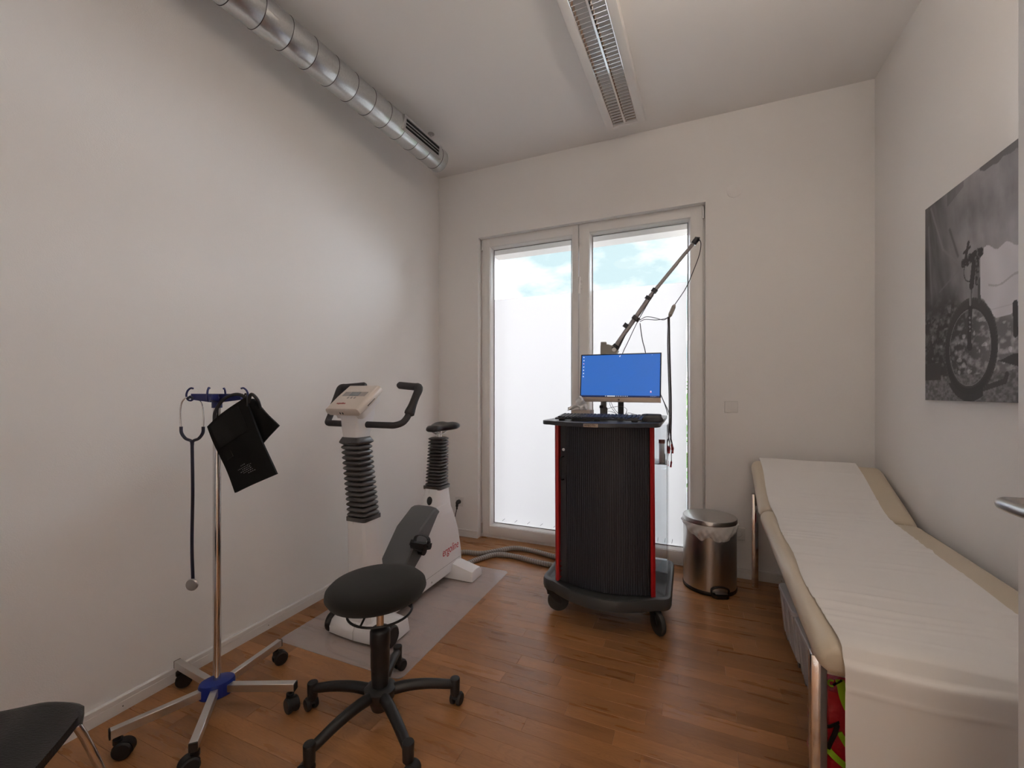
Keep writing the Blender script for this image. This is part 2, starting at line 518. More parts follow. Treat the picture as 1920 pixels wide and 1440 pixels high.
def frame(o, ex, ey):
    """matrix with origin o, x axis ex, y axis ey"""
    ex = Vector(ex).normalized(); ey = Vector(ey); ey = (ey - ex * ex.dot(ey)).normalized(); ez = ex.cross(ey)
    m = Matrix.Identity(4)
    for i in range(3):
        m[i][0] = ex[i]; m[i][1] = ey[i]; m[i][2] = ez[i]; m[i][3] = o[i]
    return m
def along(p0, p1):
    """matrix at p0 with local z towards p1"""
    z = (Vector(p1) - Vector(p0)).normalized()
    x = z.orthogonal().normalized()
    return frame(p0, x, z.cross(x))

# ================================================================== THE ROOM
WT = 0.36                      # outer wall thickness
# floor: dark bed under the staves plus one object for each stave
g = G(); g.box((XL - 0.1, YE - 0.02, -0.12), (XR + 0.1, YB + 0.06, -0.0152))
floor = struct('floor', g, 'subfloor')
floor['label'] = 'oak parquet floor of short staves running parallel to the window wall'
ROW = 0.0705
rng = random.Random(5)
plank_meshes = {}
def plank_mesh(L):
    k = round(L / 0.06)
    if k not in plank_meshes:
        g = G(); l = k * 0.06 / 2 - 0.0002; w = ROW / 2 - 0.00018
        g.box((-l, -w, -0.015), (l, w, 0.0), 0.0005, 1)
        plank_meshes[k] = mesh_of('plank', g, 'oak', 0)
    return plank_meshes[k], k * 0.06
y = YB + 0.058
row = 0
while y - ROW > YE - 0.02:
    yc = y - ROW / 2
    x = XL - rng.uniform(0.0, 0.4)
    while x < XR:
        L = rng.choice([0.36, 0.42, 0.48, 0.54, 0.60, 0.66])
        x0, x1 = max(x, XL), min(x + L, XR)
        if x1 - x0 > 0.02:
            full = (x1 - x0) > L - 1e-6
            if full:
                me, LL = plank_mesh(L)
                o = bpy.data.objects.new('plank', me)
            else:
                g = G(); l = (x1 - x0) / 2 - 0.0002; w = ROW / 2 - 0.00018
                g.box((-l, -w, -0.015), (l, w, 0.0), 0.0005, 1)
                o = bpy.data.objects.new('plank', mesh_of('plank', g, 'oak', 0))
            COL.objects.link(o); o.parent = floor
            o.location = ((x0 + x1) / 2, yc, rng.uniform(-0.0002, 0.0))
        x += L
    y -= ROW; row += 1

# walls
WX0, WX1, WZ = -1.662, 0.112, 2.578          # window opening
def wall_back_geo():
    g = G()
    g.box((XL - 0.2, YB, -0.1), (WX0, YB + WT, ZC + 0.1))
    g.box((WX1, YB, -0.1), (XR + 0.2, YB + WT, ZC + 0.1))
    g.box((WX0, YB, WZ), (WX1, YB + WT, ZC + 0.1))
    return g
struct('wall_back', wall_back_geo(), 'wall')
g = G(); g.box((XL - 0.2, YE - 0.16, -0.1), (XL, YB, ZC + 0.1)); struct('wall_left', g, 'wall')
g = G(); g.box((XR, YE - 0.16, -0.1), (XR + 0.2, YB, ZC + 0.1)); struct('wall_right', g, 'wall')
DX0, DX1, DZ = -0.54, 0.47, 2.12             # doorway
g = G()
g.box((XL, YE - 0.16, -0.1), (DX0, YE, ZC + 0.1)); g.box((DX1, YE - 0.16, -0.1), (XR, YE, ZC + 0.1)); g.box((DX0, YE - 0.16, DZ), (DX1, YE, ZC + 0.1))
struct('wall_front', g, 'wall')
g = G(); g.box((XL - 0.2, YE - 0.16, ZC), (XR + 0.2, YB + WT, ZC + 0.16)); struct('ceiling', g, 'ceiling')

# skirting boards: board with a thin shadow groove under a narrow top lip
def skirting(name, p0, p1, nrm, hb=0.062):
    p0 = Vector(p0); p1 = Vector(p1); n = Vector(nrm)
    prof = [(0, 0), (0.014, 0), (0.014, hb - 0.022), (0.0125, hb - 0.021), (0.0125, hb - 0.019), (0.014, hb - 0.018), (0.014, hb - 0.003), (0.011, hb), (0, hb)]
    g = G()
    g.loft([[p + n * a + Vector((0, 0, z)) for a, z in prof] for p in (p0, p1)])
    o = struct(name, g, 'skirt')
    d = (p1 - p0); L = d.length; d.normalize()
    k = 0.45
    while k < L - 0.1:
        q = p0 + d * k + n * 0.0138 + Vector((0, 0, 0.022))
        s = G(); s.cyl(q, q + n * 0.0008, 0.0022, 8)
        part('screw', s, 'dark', o)
        k += 0.62
    return o
skirting('baseboard_left', (XL, YE, 0), (XL, YB, 0), (1, 0, 0))
skirting('baseboard_back', (XL + 0.014, YB, 0), (WX0 - 0.0, YB, 0), (0, -1, 0))
skirting('baseboard_window', (WX1, YB, 0), (XR - 0.014, YB, 0), (0, -1, 0))
skirting('baseboard_right', (XR, YB, 0), (XR, YE, 0), (-1, 0, 0))

# ------------------------------------------------------------------ window
win = bpy.data.objects.new('window_1', None); COL.objects.link(win); win['kind'] = 'structure'
win['label'] = 'tall white two-leaf window door with frosted film on its lower panes'
ROOT[win.name] = Matrix.Identity(4)
def ring_box(g, x0, x1, z0, z1, w, y0, y1, bev=0.004, wb=None, wt=None):
    wb = w if wb is None else wb; wt = w if wt is None else wt
    g.box((x0, y0, z0), (x0 + w, y1, z1), bev); g.box((x1 - w, y0, z0), (x1, y1, z1), bev)
    g.box((x0 + w - 0.002, y0, z0), (x1 - w + 0.002, y1, z0 + wb), bev); g.box((x0 + w - 0.002, y0, z1 - wt), (x1 - w + 0.002, y1, z1), bev)
g = G(); ring_box(g, WX0, WX1, 0.0, WZ, 0.022, YF + 0.004, YF + 0.075, 0.003, 0.030)
part('window_frame', g, 'upvc', win)
g = G(); g.box((WX0, YF - 0.001, -0.12), (WX1, YF + 0.09, 0.004)); part('threshold', g, 'upvc', win)
SX = [(-1.646, -0.800), (-0.794, 0.096)]      # the two leaves
for k, (x0, x1) in enumerate(SX):
    g = G()
    wl_, wr_ = (0.070, 0.050) if k == 0 else (0.080, 0.080)
    z0, z1 = 0.026, WZ + 0.004
    y0, y1 = YF - 0.010, YF + 0.06
    g.box((x0, y0, z0), (x0 + wl_, y1, z1), 0.004); g.box((x1 - wr_, y0, z0), (x1, y1, z1), 0.004)
    g.box((x0 + wl_ - 0.003, y0, z0), (x1 - wr_ + 0.003, y1, z0 + 0.075), 0.004); g.box((x0 + wl_ - 0.003, y0, z1 - 0.078), (x1 - wr_ + 0.003, y1, z1), 0.004)
    sash = part('sash', g, 'upvc', win)
    # glazing bead
    ax0, ax1, az0, az1 = x0 + wl_ - 0.001, x1 - wr_ + 0.001, z0 + 0.074, z1 - 0.077
    g = G()
    def lp(o, yv): return [(ax0 + o, yv, az0 + o), (ax1 - o, yv, az0 + o), (ax1 - o, yv, az1 - o), (ax0 + o, yv, az1 - o)]
    g.loft([lp(0.0, YF + 0.000), lp(0.004, YF - 0.001), lp(0.018, YF + 0.042), lp(0.018, YF + 0.046), lp(0.0, YF + 0.046), lp(0.0, YF + 0.0)], False, False)
    part('glazing_bead', g, 'upvc', sash)
    g = G(); ring_box(g, ax0 + 0.016, ax1 - 0.016, az0 + 0.016, az1 - 0.016, 0.006, YF + 0.0395, YF + 0.0455, 0.0)
    part('gasket', g, 'cable_grey', sash)
    g = G(); g.box((ax0 + 0.008, YF + 0.047, az0 + 0.008), (ax1 - 0.008, YF + 0.053, az1 - 0.008))
    part('glass_pane', g, 'glass', sash)
    # frosted film on the room side of the pane
    fx0, fx1 = ax0 + 0.017, ax1 - 0.017 - (0.010 if k == 1 else 0.0)
    g = G(); g.add([(fx0, YF + 0.0464, az0 + 0.017), (fx1, YF + 0.0464, az0 + 0.017), (fx1, YF + 0.0464, 2.058), (fx0, YF + 0.0464, 2.058)], [(0, 1, 2, 3)])
    part('frosted_film', g, 'film', sash, 0, fix=False)
    g = G()
    xx = fx0 + 0.09
    while xx < fx1 - 0.05:
        g.box((-0.0014, -0.0003, -0.016), (0.0014, 0.0003, 0.016), T=Matrix.Translation((xx, YF + 0.0452, az0 + 0.050)) @ Matrix.Rotation(math.radians(48 if k == 0 else 8), 4, 'Y'))
        xx += 0.115 if k == 0 else 0.05
    part('film_mark', g, 'print_black', sash)
# hinges and handle
hm = G(); hm.cyl((0, 0, -0.042), (0, 0, 0.042), 0.0075, 12); hm.box((-0.004, 0.0, -0.035), (0.004, 0.02, 0.035))
hme = mesh_of('hinge', hm, 'alu')
for (x, z) in ((WX0 + 0.012, WZ - 0.055), (WX1 - 0.012, WZ - 0.055), (WX0 + 0.012, 0.075), (WX1 - 0.012, 0.075)):
    inst('hinge', hme, win, Matrix.Translation((x, YF - 0.010, z)))
hx = -0.782
g = G(); g.box((hx - 0.016, YF - 0.022, 2.065), (hx + 0.016, YF - 0.010, 2.135), 0.006, 3)
g.cyl((hx, YF - 0.02, 2.10), (hx, YF - 0.052, 2.10), 0.010, 14)
g.tube(cr([(hx, YF - 0.046, 2.150), (hx, YF - 0.054, 2.12), (hx, YF - 0.058, 2.06), (hx, YF - 0.055, 2.02)], 5), [0.009] * 8 + [0.0105] * 8, 12)
part('window_handle', g, 'white_plastic', win)
# outside reveal: lintel with shutter slot, side cheek, sill
g = G()
g.box((WX0, YF + 0.16, 2.485), (WX1, YB + WT, WZ), 0.0)
g.box((WX0, YF + 0.08, 2.545), (WX1, YF + 0.16, WZ), 0.0)
part('outer_lintel', g, 'facade', win)
g = G(); g.box((WX0, YF + 0.075, -0.1), (WX0 + 0.035, YB + WT, 2.545)); part('outer_cheek', g, 'facade', win)
g = G(); g.box((WX0 - 0.05, YF + 0.07, -0.10), (WX1 + 0.05, YB + WT + 0.04, -0.005)); part('outer_sill', g, 'alu', win)
# outside ground and hedge
g = G(); g.box((-14, YB + WT, -0.35), (14, 20, -0.12)); struct('ground', g, 'concrete', label='pale concrete terrace outside the window')
def leaf_bush(g, c, r, n, rnd):
    for _ in range(n):
        a = rnd.uniform(0, 2 * PI); b = math.acos(rnd.uniform(-1, 1)); q = rnd.uniform(0.6, 1.0)
        p = Vector(c) + Vector((r[0] * math.sin(b) * math.cos(a), r[1] * math.sin(b) * math.sin(a), r[2] * math.cos(b))) * q
        s = rnd.uniform(0.03, 0.06)
        e = Matrix.Translation(p) @ Euler((rnd.uniform(0, 6), rnd.uniform(0, 6), rnd.uniform(0, 6))).to_matrix().to_4x4()
        g.add([(-s, 0, 0), (0, -s * 0.5, 0.004), (s, 0, 0), (0, s * 0.5, 0.004)], [(0, 1, 2, 3)], e)
rnd = random.Random(3)
bush = thing('garden_shrub', 'green leafy shrub outside, seen in the gap beside the frosted film', 'shrub', (0.35, 5.6, -0.12))
g = G(); leaf_bush(g, (0.35, 5.6, 0.75), (0.75, 0.5, 0.85), 1500, rnd)
part('foliage', g, 'leaf', bush, 0, fix=False)['kind'] = 'stuff'
g = G()
for k in range(5):
    a = k * 1.26
    g.tube(cr([(0.35 + 0.03 * math.cos(a), 5.6 + 0.03 * math.sin(a), -0.12), (0.35 + 0.15 * math.cos(a), 5.6 + 0.12 * math.sin(a), 0.4), (0.35 + 0.4 * math.cos(a), 5.6 + 0.25 * math.sin(a), 1.0)], 4), 0.012, 6)
part('stem', g, 'subfloor', bush)

# ------------------------------------------------------------------ entrance: doorway, open door leaf, corridor behind the camera
g = G()
for x0, x1 in ((DX0 - 0.06, DX0 + 0.012), (DX1 - 0.012, DX1 + 0.06)):
    g.box((x0, YE - 0.172, 0), (x1, YE + 0.012, DZ + 0.06), 0.003)
g.box((DX0 + 0.012, YE - 0.172, DZ - 0.012), (DX1 - 0.012, YE + 0.012, DZ + 0.06), 0.003)
struct('trim_1', g, 'upvc', label='white door frame around the entrance')
door = bpy.data.objects.new('door_1', None); COL.objects.link(door); door['kind'] = 'structure'
door['label'] = 'white door leaf standing open at the right edge of the view'
door.location = (0.448, YE + 0.02, 0); ROOT[door.name] = Matrix.Translation((0.448, YE + 0.02, 0))
DY1 = 0.860
g = G(); g.box((0.448, YE + 0.02, 0.008), (0.488, DY1, 2.10), 0.003); part('door_leaf', g, 'upvc', door)
def lever(side):
    g = G()
    xf = 0.448 if side < 0 else 0.488
    yl, zl = DY1 - 0.062, 1.098
    pts = cr([(xf, yl, zl), (xf + side * 0.030, yl, zl), (xf + side * 0.046, yl - 0.004, zl), (xf + side * 0.053, yl - 0.020, zl), (xf + side * 0.053, yl - 0.07, zl), (xf + side * 0.053, yl - 0.125, zl)], 5)
    g.tube(pts, 0.0085, 16)
    h = part('door_handle', g, 'steel', door)
    g = G(); g.cyl((xf, yl, zl), (xf + side * 0.008, yl, zl), 0.026, 24); part('rosette', g, 'steel', h)
lever(-1); lever(1)
g = G(); g.box((XL, -2.2, -0.12), (2.2, YE - 0.002, -0.001)); struct('floor_corridor', g, 'oak')
g = G(); g.box((XL, -2.3, 0), (2.2, -2.2, 2.7)); struct('wall_corridor', g, 'corridor')
g = G(); g.box((XL - 0.1, -2.2, 0), (XL, YE - 0.16, 2.7)); struct('wall_corridor_left', g, 'corridor')
g = G(); g.box((2.2, -2.2, 0), (2.3, YE - 0.16, 2.7)); struct('wall_corridor_right', g, 'corridor')
g = G(); g.box((XL, -2.3, 2.7), (2.3, YE - 0.16, 2.8)); struct('ceiling_corridor', g, 'corridor')
def round_lamp(label, loc, m, k=1.0):
    lamp = thing('ceiling_lamp', label, 'lamp', loc)
    g = G(); g.lathe([(0.16 * k, 0.045), (0.17 * k, 0.04), (0.17 * k, 0.06), (0.16 * k, 0.06)], 28); part('lamp_base', g, 'white_plastic', lamp, local=True)
    g = G(); g.lathe([(0.02, 0.0), (0.09 * k, 0.006), (0.14 * k, 0.022), (0.158 * k, 0.045), (0.02, 0.045)], 28); part('lamp_shade', g, m, lamp, local=True)
round_lamp('round warm ceiling lamp in the corridor behind the doorway', (-0.1, -1.0, 2.64), 'lamp_warm', 1.6)
round_lamp('added warm fill lamp under the ceiling inside the entrance, out of view', (-0.75, 0.30, ZC - 0.06), 'fill_entry', 1.7)  # fill lamp added out of view to warm the near left wall
ul = thing('fill_uplight', 'added bowl uplight over the room, out of view, filling it with light off the ceiling', 'lamp', (0.35, 1.10, 2.64))  # unseen uplight added to brighten the ceiling and upper walls
g = G(); g.lathe([(0.02, 0.0), (0.16, 0.010), (0.27, 0.045), (0.31, 0.095), (0.305, 0.097), (0.265, 0.052), (0.02, 0.040)], 36); part('fill_bowl', g, 'lum_white', ul, local=True)
g = G(); g.lathe([(0.02, 0.078), (0.285, 0.078), (0.285, 0.082), (0.02, 0.082)], 36); part('fill_glow', g, 'fill_room', ul, local=True)
g = G(); g.cyl((0, 0, 0.04), (0, 0, ZC - 2.64), 0.006, 10); part('fill_rod', g, 'white_plastic', ul, local=True)

# ------------------------------------------------------------------ wall fittings
sw = thing('light_switch', 'white double rocker light switch on the window wall', 'switch', (0.271, YB, 1.112))
g = G(); g.box((0.231, YB - 0.008, 1.112), (0.311, YB, 1.192), 0.002); part('switch_frame', g, 'white_plastic', sw)
for k in (0, 1):
    g = G(); x0 = 0.2345 + k * 0.037
    g.add([(x0, YB - 0.009, 1.116), (x0 + 0.0355, YB - 0.009, 1.116), (x0 + 0.0355, YB - 0.013, 1.188), (x0, YB - 0.013, 1.188), (x0, YB - 0.004, 1.116), (x0 + 0.0355, YB - 0.004, 1.116), (x0 + 0.0355, YB - 0.004, 1.188), (x0, YB - 0.004, 1.188)],
          [(0, 1, 2, 3), (7, 6, 5, 4), (0, 4, 5, 1), (1, 5, 6, 2), (2, 6, 7, 3), (3, 7, 4, 0)])
    part('rocker', g, 'white_plastic', sw, 0)
def socket(x, label):
    s = thing('wall_socket', label, 'socket', (x, YB, 0.256), group='wall sockets')
    g = G(); g.box((x - 0.041, YB - 0.009, 0.256), (x + 0.041, YB, 0.338), 0.003); part('socket_frame', g, 'white_plastic', s)
    g = G(); T = Matrix.Translation((x, YB - 0.009, 0.297)) @ Matrix.Rotation(PI / 2, 4, 'X')
    g.lathe([(0.0195, -0.010), (0.0195, 0.0015), (0.022, 0.0025), (0.0245, 0.0005), (0.0245, -0.010)], 24, T); part('socket_ring', g, 'white_plastic', s)
socket(-1.843, 'white wall socket with a black plug, near the left corner')
socket(0.313, 'white wall socket behind the pedal bin')
g = G(); g.lathe([(0.046, 0.0), (0.046, 0.004), (0.043, 0.006), (0.02, 0.0062), (0.004, 0.0062)], 28, Matrix.Translation((0.291, YB, 2.62)) @ Matrix.Rotation(PI / 2, 4, 'X'))
single('cover_plate', g, 'wall', 'round blank white cover plate on the wall above the window corner', 'cover plate')

# ------------------------------------------------------------------ picture print
PW, PH, PZ, PY = 1.30, 0.895, 1.215, 2.577
pic = thing('picture_print', 'black and white photo print of a mountain bike with a jersey', 'picture', (XR, PY - PW / 2, PZ))
g = G(); g.box((XR - 0.019, PY - PW, PZ), (XR, PY, PZ + PH), 0.001, 1); part('backing_board', g, 'print_black', pic)
def hsh(i, j, s=0):
    n = (i * 374761393 + j * 668265263 + s * 974711) & 0xffffffff
    n = ((n ^ (n >> 13)) * 1274126177) & 0xffffffff
    return ((n ^ (n >> 16)) & 0xffff) / 65535.0
def vnoise(x, y, s=0):
    i, j = math.floor(x), math.floor(y); fx, fy = x - i, y - j
    fx = fx * fx * (3 - 2 * fx); fy = fy * fy * (3 - 2 * fy)
    a = hsh(i, j, s) * (1 - fx) + hsh(i + 1, j, s) * fx
    b = hsh(i, j + 1, s) * (1 - fx) + hsh(i + 1, j + 1, s) * fx
    return a * (1 - fy) + b * fy
def fbm(x, y, o=4, s=0):
    v, a = 0.0, 0.5
    for k in range(o):
        v += a * vnoise(x, y, s + k); x *= 2.03; y *= 2.03; a *= 0.5
    return v
def seg_d(px, py, ax, ay, bx, by):
    dx, dy = bx - ax, by - ay
    t = max(0, min(1, ((px - ax) * dx + (py - ay) * dy) / (dx * dx + dy * dy + 1e-12)))
    return math.hypot(px - ax - t * dx, py - ay - t * dy)
def sst(a, b, x):
    t = max(0.0, min(1.0, (x - a) / (b - a))); return t * t * (3 - 2 * t)
def photo(x, y):
    """x: metres from the print's window-side edge, y: metres above its lower edge -> grey level"""
    n5 = fbm(x * 6 + y * 5, y * 6 - x * 4, 5, 3)
    fib = fbm(x * 30 + y * 6, y * 7 - x * 9, 4, 13)
    left = sst(0.30, 0.08, x + 0.10 * (vnoise(3, y * 5, 8) - 0.5))
    # rock face, soft and streaky, darker folds on the window side
    rock = 0.30 + 0.34 * (n5 - 0.47) + 0.16 * (fib - 0.47) + 0.07 * sst(0.2, 0.5, x)
    dark = 0.13 + 0.34 * (fbm(x * 11, y * 5 + x * 9, 4, 41) - 0.46)
    v = rock * (1 - left) + dark * left
    for (x0, y0, x1, y1, w, lv) in ((0.05, 0.88, 0.15, 0.66, 0.010, 0.30), (0.15, 0.66, 0.25, 0.58, 0.010, 0.27), (0.03, 0.80, 0.06, 0.42, 0.012, 0.24), (0.20, 0.73, 0.26, 0.60, 0.012, 0.07), (0.12, 0.48, 0.29, 0.55, 0.008, 0.22)):
        q = sst(w, 0.0, seg_d(x, y, x0, y0, x1, y1)); v = v * (1 - q * 0.7) + lv * q * 0.7
    if x > 0.40 and y > 0.855 - 0.10 * (x - 0.52) + 0.02 * vnoise(x * 30, 2): v = 0.17
    if y > 0.80 and 0.18 < x < 0.30 and y > 0.84 + 0.3 * (x - 0.2): v *= 0.7
    # bushes, then scree and gravel
    g0 = 0.40 + 0.05 * vnoise(x * 9, 4) - 0.10 * sst(0.35, 0.6, x)
    if y < 0.52 and x < 0.30:
        k = sst(0.52, 0.40, y) * sst(0.32, 0.22, x)
        v = v * (1 - k) + (0.055 + 0.20 * max(0, fbm(x * 40, y * 45, 3, 61) - 0.42)) * k
    if y < g0:
        k = fbm(x * 36, y * 50, 4, 21)
        gv = 0.07 + 1.15 * max(0.0, k - 0.44) + 0.13 * sst(0.30, 0.5, x)
        if vnoise(x * 30, y * 42, 55) > 0.84: gv += 0.30
        gv *= 0.45 + 0.55 * sst(0.10, 0.34, x + 0.25 * (0.25 - y))
        t = sst(g0, g0 - 0.06, y); v = v * (1 - t) + gv * t
    if y < 0.10 + 0.02 * vnoise(x * 8, 1): v = 0.12 + 0.42 * max(0, fbm(x * 70, y * 100, 3, 31) - 0.28)
    if y < 0.17 and x < 0.13 and y > 0.09: v = 0.05
    v = max(0.03, v)
    # cast shadow on the gravel
    if x > 0.43 and 0.085 < y < 0.150 + 0.02 * sst(0.5, 0.6, x) and y > 0.20 - 0.25 * (x - 0.30): v = 0.05
    if seg_d(x, y, 0.40, 0.045, 0.54, 0.075) < 0.010 or seg_d(x, y, 0.54, 0.075, 0.55, 0.10) < 0.010: v = 0.06
    # jersey
    if 0.405 < x < 0.93:
        top = 0.582 - 0.19 * (x - 0.405) * (1 if x < 0.62 else 0.9) + 0.010 * math.sin(x * 60)
        bot = 0.305 + 0.09 * sst(0.50, 0.405, x) + 0.03 * sst(0.56, 0.62, x)
        if bot < y < top:
            f = 0.78 + 0.03 * math.sin(x * 46 + 3 * math.sin(y * 11)) + 0.14 * (fbm(x * 8, y * 3.4, 3, 77) - 0.45)
            if abs(y - 0.432 - 0.010 * math.sin(x * 34)) < 0.004 and x > 0.45: f *= 0.72
            if abs(y - 0.340 - 0.2 * (x - 0.52) ** 2) < 0.0025: f *= 0.82
            v = f
    # front wheel
    cx, cy, RX, RY = 0.333, 0.213, 0.166, 0.191
    d = math.hypot((x - cx) / RX, (y - cy) / RY)
    an = math.atan2((y - cy) / RY, (x - cx) / RX)
    if 0.845 < d < 1.03:
        kn = 0.5 + 0.5 * math.sin(an * 80)
        v = 0.045 + 0.05 * kn * sst(0.96, 1.02, d) + 0.02 * math.cos(an - 1.2)
    elif 0.80 < d <= 0.845: v = 0.05
    elif 0.785 < d <= 0.80: v = 0.30
    elif d < 0.785 and abs(math.sin(an * 14)) < 0.016 / max(d, 0.05): v = v * 0.6 + 0.05
    if d > 0.9 and d < 1.12 and y < 0.075 and x < 0.42: v = min(v, 0.035)
    if math.hypot(x - 0.338, y - 0.217) < 0.017: v = 0.04
    # fork, head tube, bars
    if seg_d(x, y, 0.334, 0.217, 0.343, 0.385) < 0.0125: v = 0.04
    if seg_d(x, y, 0.343, 0.385, 0.347, 0.455) < 0.0075: v = 0.30 if x < 0.346 else 0.12
    if seg_d(x, y, 0.398, 0.385, 0.396, 0.47) < 0.008: v = 0.10
    if seg_d(x, y, 0.350, 0.455, 0.372, 0.575) < 0.0145: v = 0.045
    if seg_d(x, y, 0.385, 0.46, 0.388, 0.57) < 0.012: v = 0.05 + 0.12 * (vnoise(x * 120, y * 120, 5) > 0.62)
    if seg_d(x, y, 0.300, 0.560, 0.404, 0.572) < 0.014 + 0.010 * vnoise(x * 80, y * 80): v = 0.045 + 0.15 * (vnoise(x * 150, y * 150, 9) > 0.74)
    if seg_d(x, y, 0.312, 0.575, 0.330, 0.632) < 0.008 or seg_d(x, y, 0.30, 0.60, 0.34, 0.612) < 0.006: v = 0.05
    if abs(math.hypot(x - 0.345, y - 0.52) - 0.045) < 0.0022 and x < 0.345: v = 0.04
    # lettering on the fork leg
    if abs(x - 0.3385) < 0.006 and 0.275 < y < 0.335 and int(y * 110) % 2 == 0 and abs(x - 0.3385 + 0.002 * math.sin(y * 400)) < 0.0045: v = 0.32
    # far frame, second wheel
    d2 = math.hypot((x - 1.06) / RX, (y - 0.213) / RY)
    if 0.845 < d2 < 1.03: v = 0.07
    for (x0, y0, x1, y1, w) in ((0.590, 0.34, 0.592, 0.235, 0.012), (0.62, 0.30, 1.06, 0.213, 0.009), (0.86, 0.42, 1.06, 0.213, 0.008), (0.84, 0.33, 0.80, 0.66, 0.011), (0.74, 0.66, 0.90, 0.665, 0.014)):
        if seg_d(x, y, x0, y0, x1, y1) < w: v = 0.05
    return v * 0.92
NU, NV = 420, 300
g = G(); g.grid(lambda a, b: (XR - 0.0195, PY - a * PW, PZ + b * PH), NU, NV)
cols = [photo(v.y * -1 + PY, v.z - PZ) for v in g.v]
o = part('photo_print', g, 'print', pic, 0, fix=False)
ca = o.data.color_attributes.new('print', 'FLOAT_COLOR', 'POINT')
ca.data.foreach_set('color', [q for c in cols for q in (c * 0.98, c * 0.96, c * 1.03, 1.0)])

# ------------------------------------------------------------------ spiral duct
DR, DZc = 0.083, 3.011
DA = Vector((0.0639, 0.998, 0)).normalized()
def dpt(y): return Vector((-1.753 + 0.064 * (y - 2.636), y, DZc))
duct = thing('ventilation_duct', 'round galvanised spiral ventilation duct under the ceiling along the left wall', 'air duct', dpt(0.9))
ends = 2.735
TD = frame(dpt(0), (DA.y, -DA.x, 0), (0, 0, 1))     # local x: across, y: up, z: back along -axis
def ring_at(y, r, n=40):
    c = dpt(y); ex = Vector((DA.y, -DA.x, 0)); ez = Vector((0, 0, 1))
    return [c + ex * r * math.cos(2 * PI * k / n) + ez * r * math.sin(2 * PI * k / n) for k in range(n)]
seams = [1.329 + 0.1345 * k for k in range(-12, 11)]
ys = [-0.12] + [s for s in seams if s > -0.1] + [ends]
for i in range(len(ys) - 1):                         # one object for each rolled section
    a, b = ys[i], ys[i + 1]
    g = G()
    last = i == len(ys) - 2
    # a real spiral seam: each ring leans along the axis
    g.loft([ring_at(a, DR - 0.0006), ring_at(a + 0.003, DR), ring_at(b - 0.003, DR), ring_at(b, DR - 0.0006)], False, last)
    part('duct_section', g, 'galv', duct)
for q in seams:
    if q < -0.1: continue
    g = G()
    g.tube([p for p in ring_at(q, DR + 0.0002, 48)] + [ring_at(q, DR + 0.0002, 48)[0]], 0.0016, 5, False)
    part('lock_seam', g, 'cable', duct)
g = G(); g.loft([ring_at(ends - 0.012, DR + 0.0015), ring_at(ends, DR + 0.0015), ring_at(ends + 0.004, DR - 0.004), ring_at(ends + 0.004, 0.01)], False, True)
part('end_cap', g, 'galv', duct)
# air grille on the room side of the duct
def on_duct(y, ang, r): return dpt(y) + Vector((DA.y, -DA.x, 0)) * r * math.cos(ang) + Vector((0, 0, 1)) * r * math.sin(ang)
GA0, GA1 = math.radians(-40), math.radians(24)
gy0, gy1 = 2.235, 2.64
def gpt(u, v, lift):      # flat saddle plate sitting on the curve
    y = gy0 + (gy1 - gy0) * u
    p = on_duct(y, GA0, DR + 0.002) * (1 - v) + on_duct(y, GA1, DR + 0.002) * v
    mid = math.radians(-8)
    nn = Vector((DA.y, -DA.x, 0)) * math.cos(mid) + Vector((0, 0, 1)) * math.sin(mid)
    return p + nn * (0.019 + lift)
def gplate(g, u0, u1, v0, v1, l0, l1):
    g.loft([[gpt(u0, v0, l), gpt(u1, v0, l), gpt(u1, v1, l), gpt(u0, v1, l)] for l in (l0, l1)])
grille = bpy.data.objects.new('tmp', None)
g = G(); gplate(g, 0, 1, 0, 0.16, -0.016, 0.002); gplate(g, 0, 1, 0.84, 1, -0.016, 0.002); gplate(g, 0, 0.05, 0.16, 0.84, -0.016, 0.002); gplate(g, 0.93, 1, 0.16, 0.84, -0.016, 0.002)
gp = part('air_grille', g, 'galv', duct, 20)
bpy.data.objects.remove(grille)
g = G(); gplate(g, 0.04, 0.94, 0.14, 0.86, -0.006, -0.0035); part('grille_shade', g, 'dark', gp)  # solid dark plate in place of the shade behind the bars
for v in (0.36, 0.58):
    g = G(); gplate(g, 0.05, 0.93, v, v + 0.05, -0.0035, 0.002); part('grille_bar', g, 'galv', gp)
# hanger rod with ceiling rosette
hp = dpt(2.636)
g = G(); g.cyl((hp.x, hp.y, DZc + DR - 0.004), (hp.x, hp.y, ZC), 0.004, 10); part('hanger_rod', g, 'steel', duct)
g = G(); g.lathe([(0.024, 0), (0.024, -0.004), (0.008, -0.008), (0.006, -0.012)], 20, Matrix.Translation((hp.x, hp.y, ZC))); part('hanger_rosette', g, 'steel', duct)

# ------------------------------------------------------------------ louvre luminaire
LZ = 3.108
LROT = math.radians(2.4)
lum = thing('ceiling_luminaire', 'long white surface luminaire with two rows of mirror louvres, switched off', 'ceiling light', (-0.40, 3.022, LZ), -LROT)
LW, LL = 0.258, 1.56
g = G()
ow = 0.166
g.box((-LW / 2, -LL, 0), (-ow / 2, 0, ZC - LZ), 0.003); g.box((ow / 2, -LL, 0), (LW / 2, 0, ZC - LZ), 0.003)
g.box((-ow / 2 - 0.002, -0.032, 0), (ow / 2 + 0.002, 0, ZC - LZ), 0.003); g.box((-ow / 2 - 0.002, -LL, 0), (ow / 2 + 0.002, -LL + 0.032, ZC - LZ), 0.003)
part('housing', g, 'lum_white', lum, local=True)
g = G(); g.box((-ow / 2, -LL + 0.03, ZC - LZ - 0.006), (ow / 2, -0.03, ZC - LZ - 0.002)); part('reflector', g, 'louvre', lum, local=True)
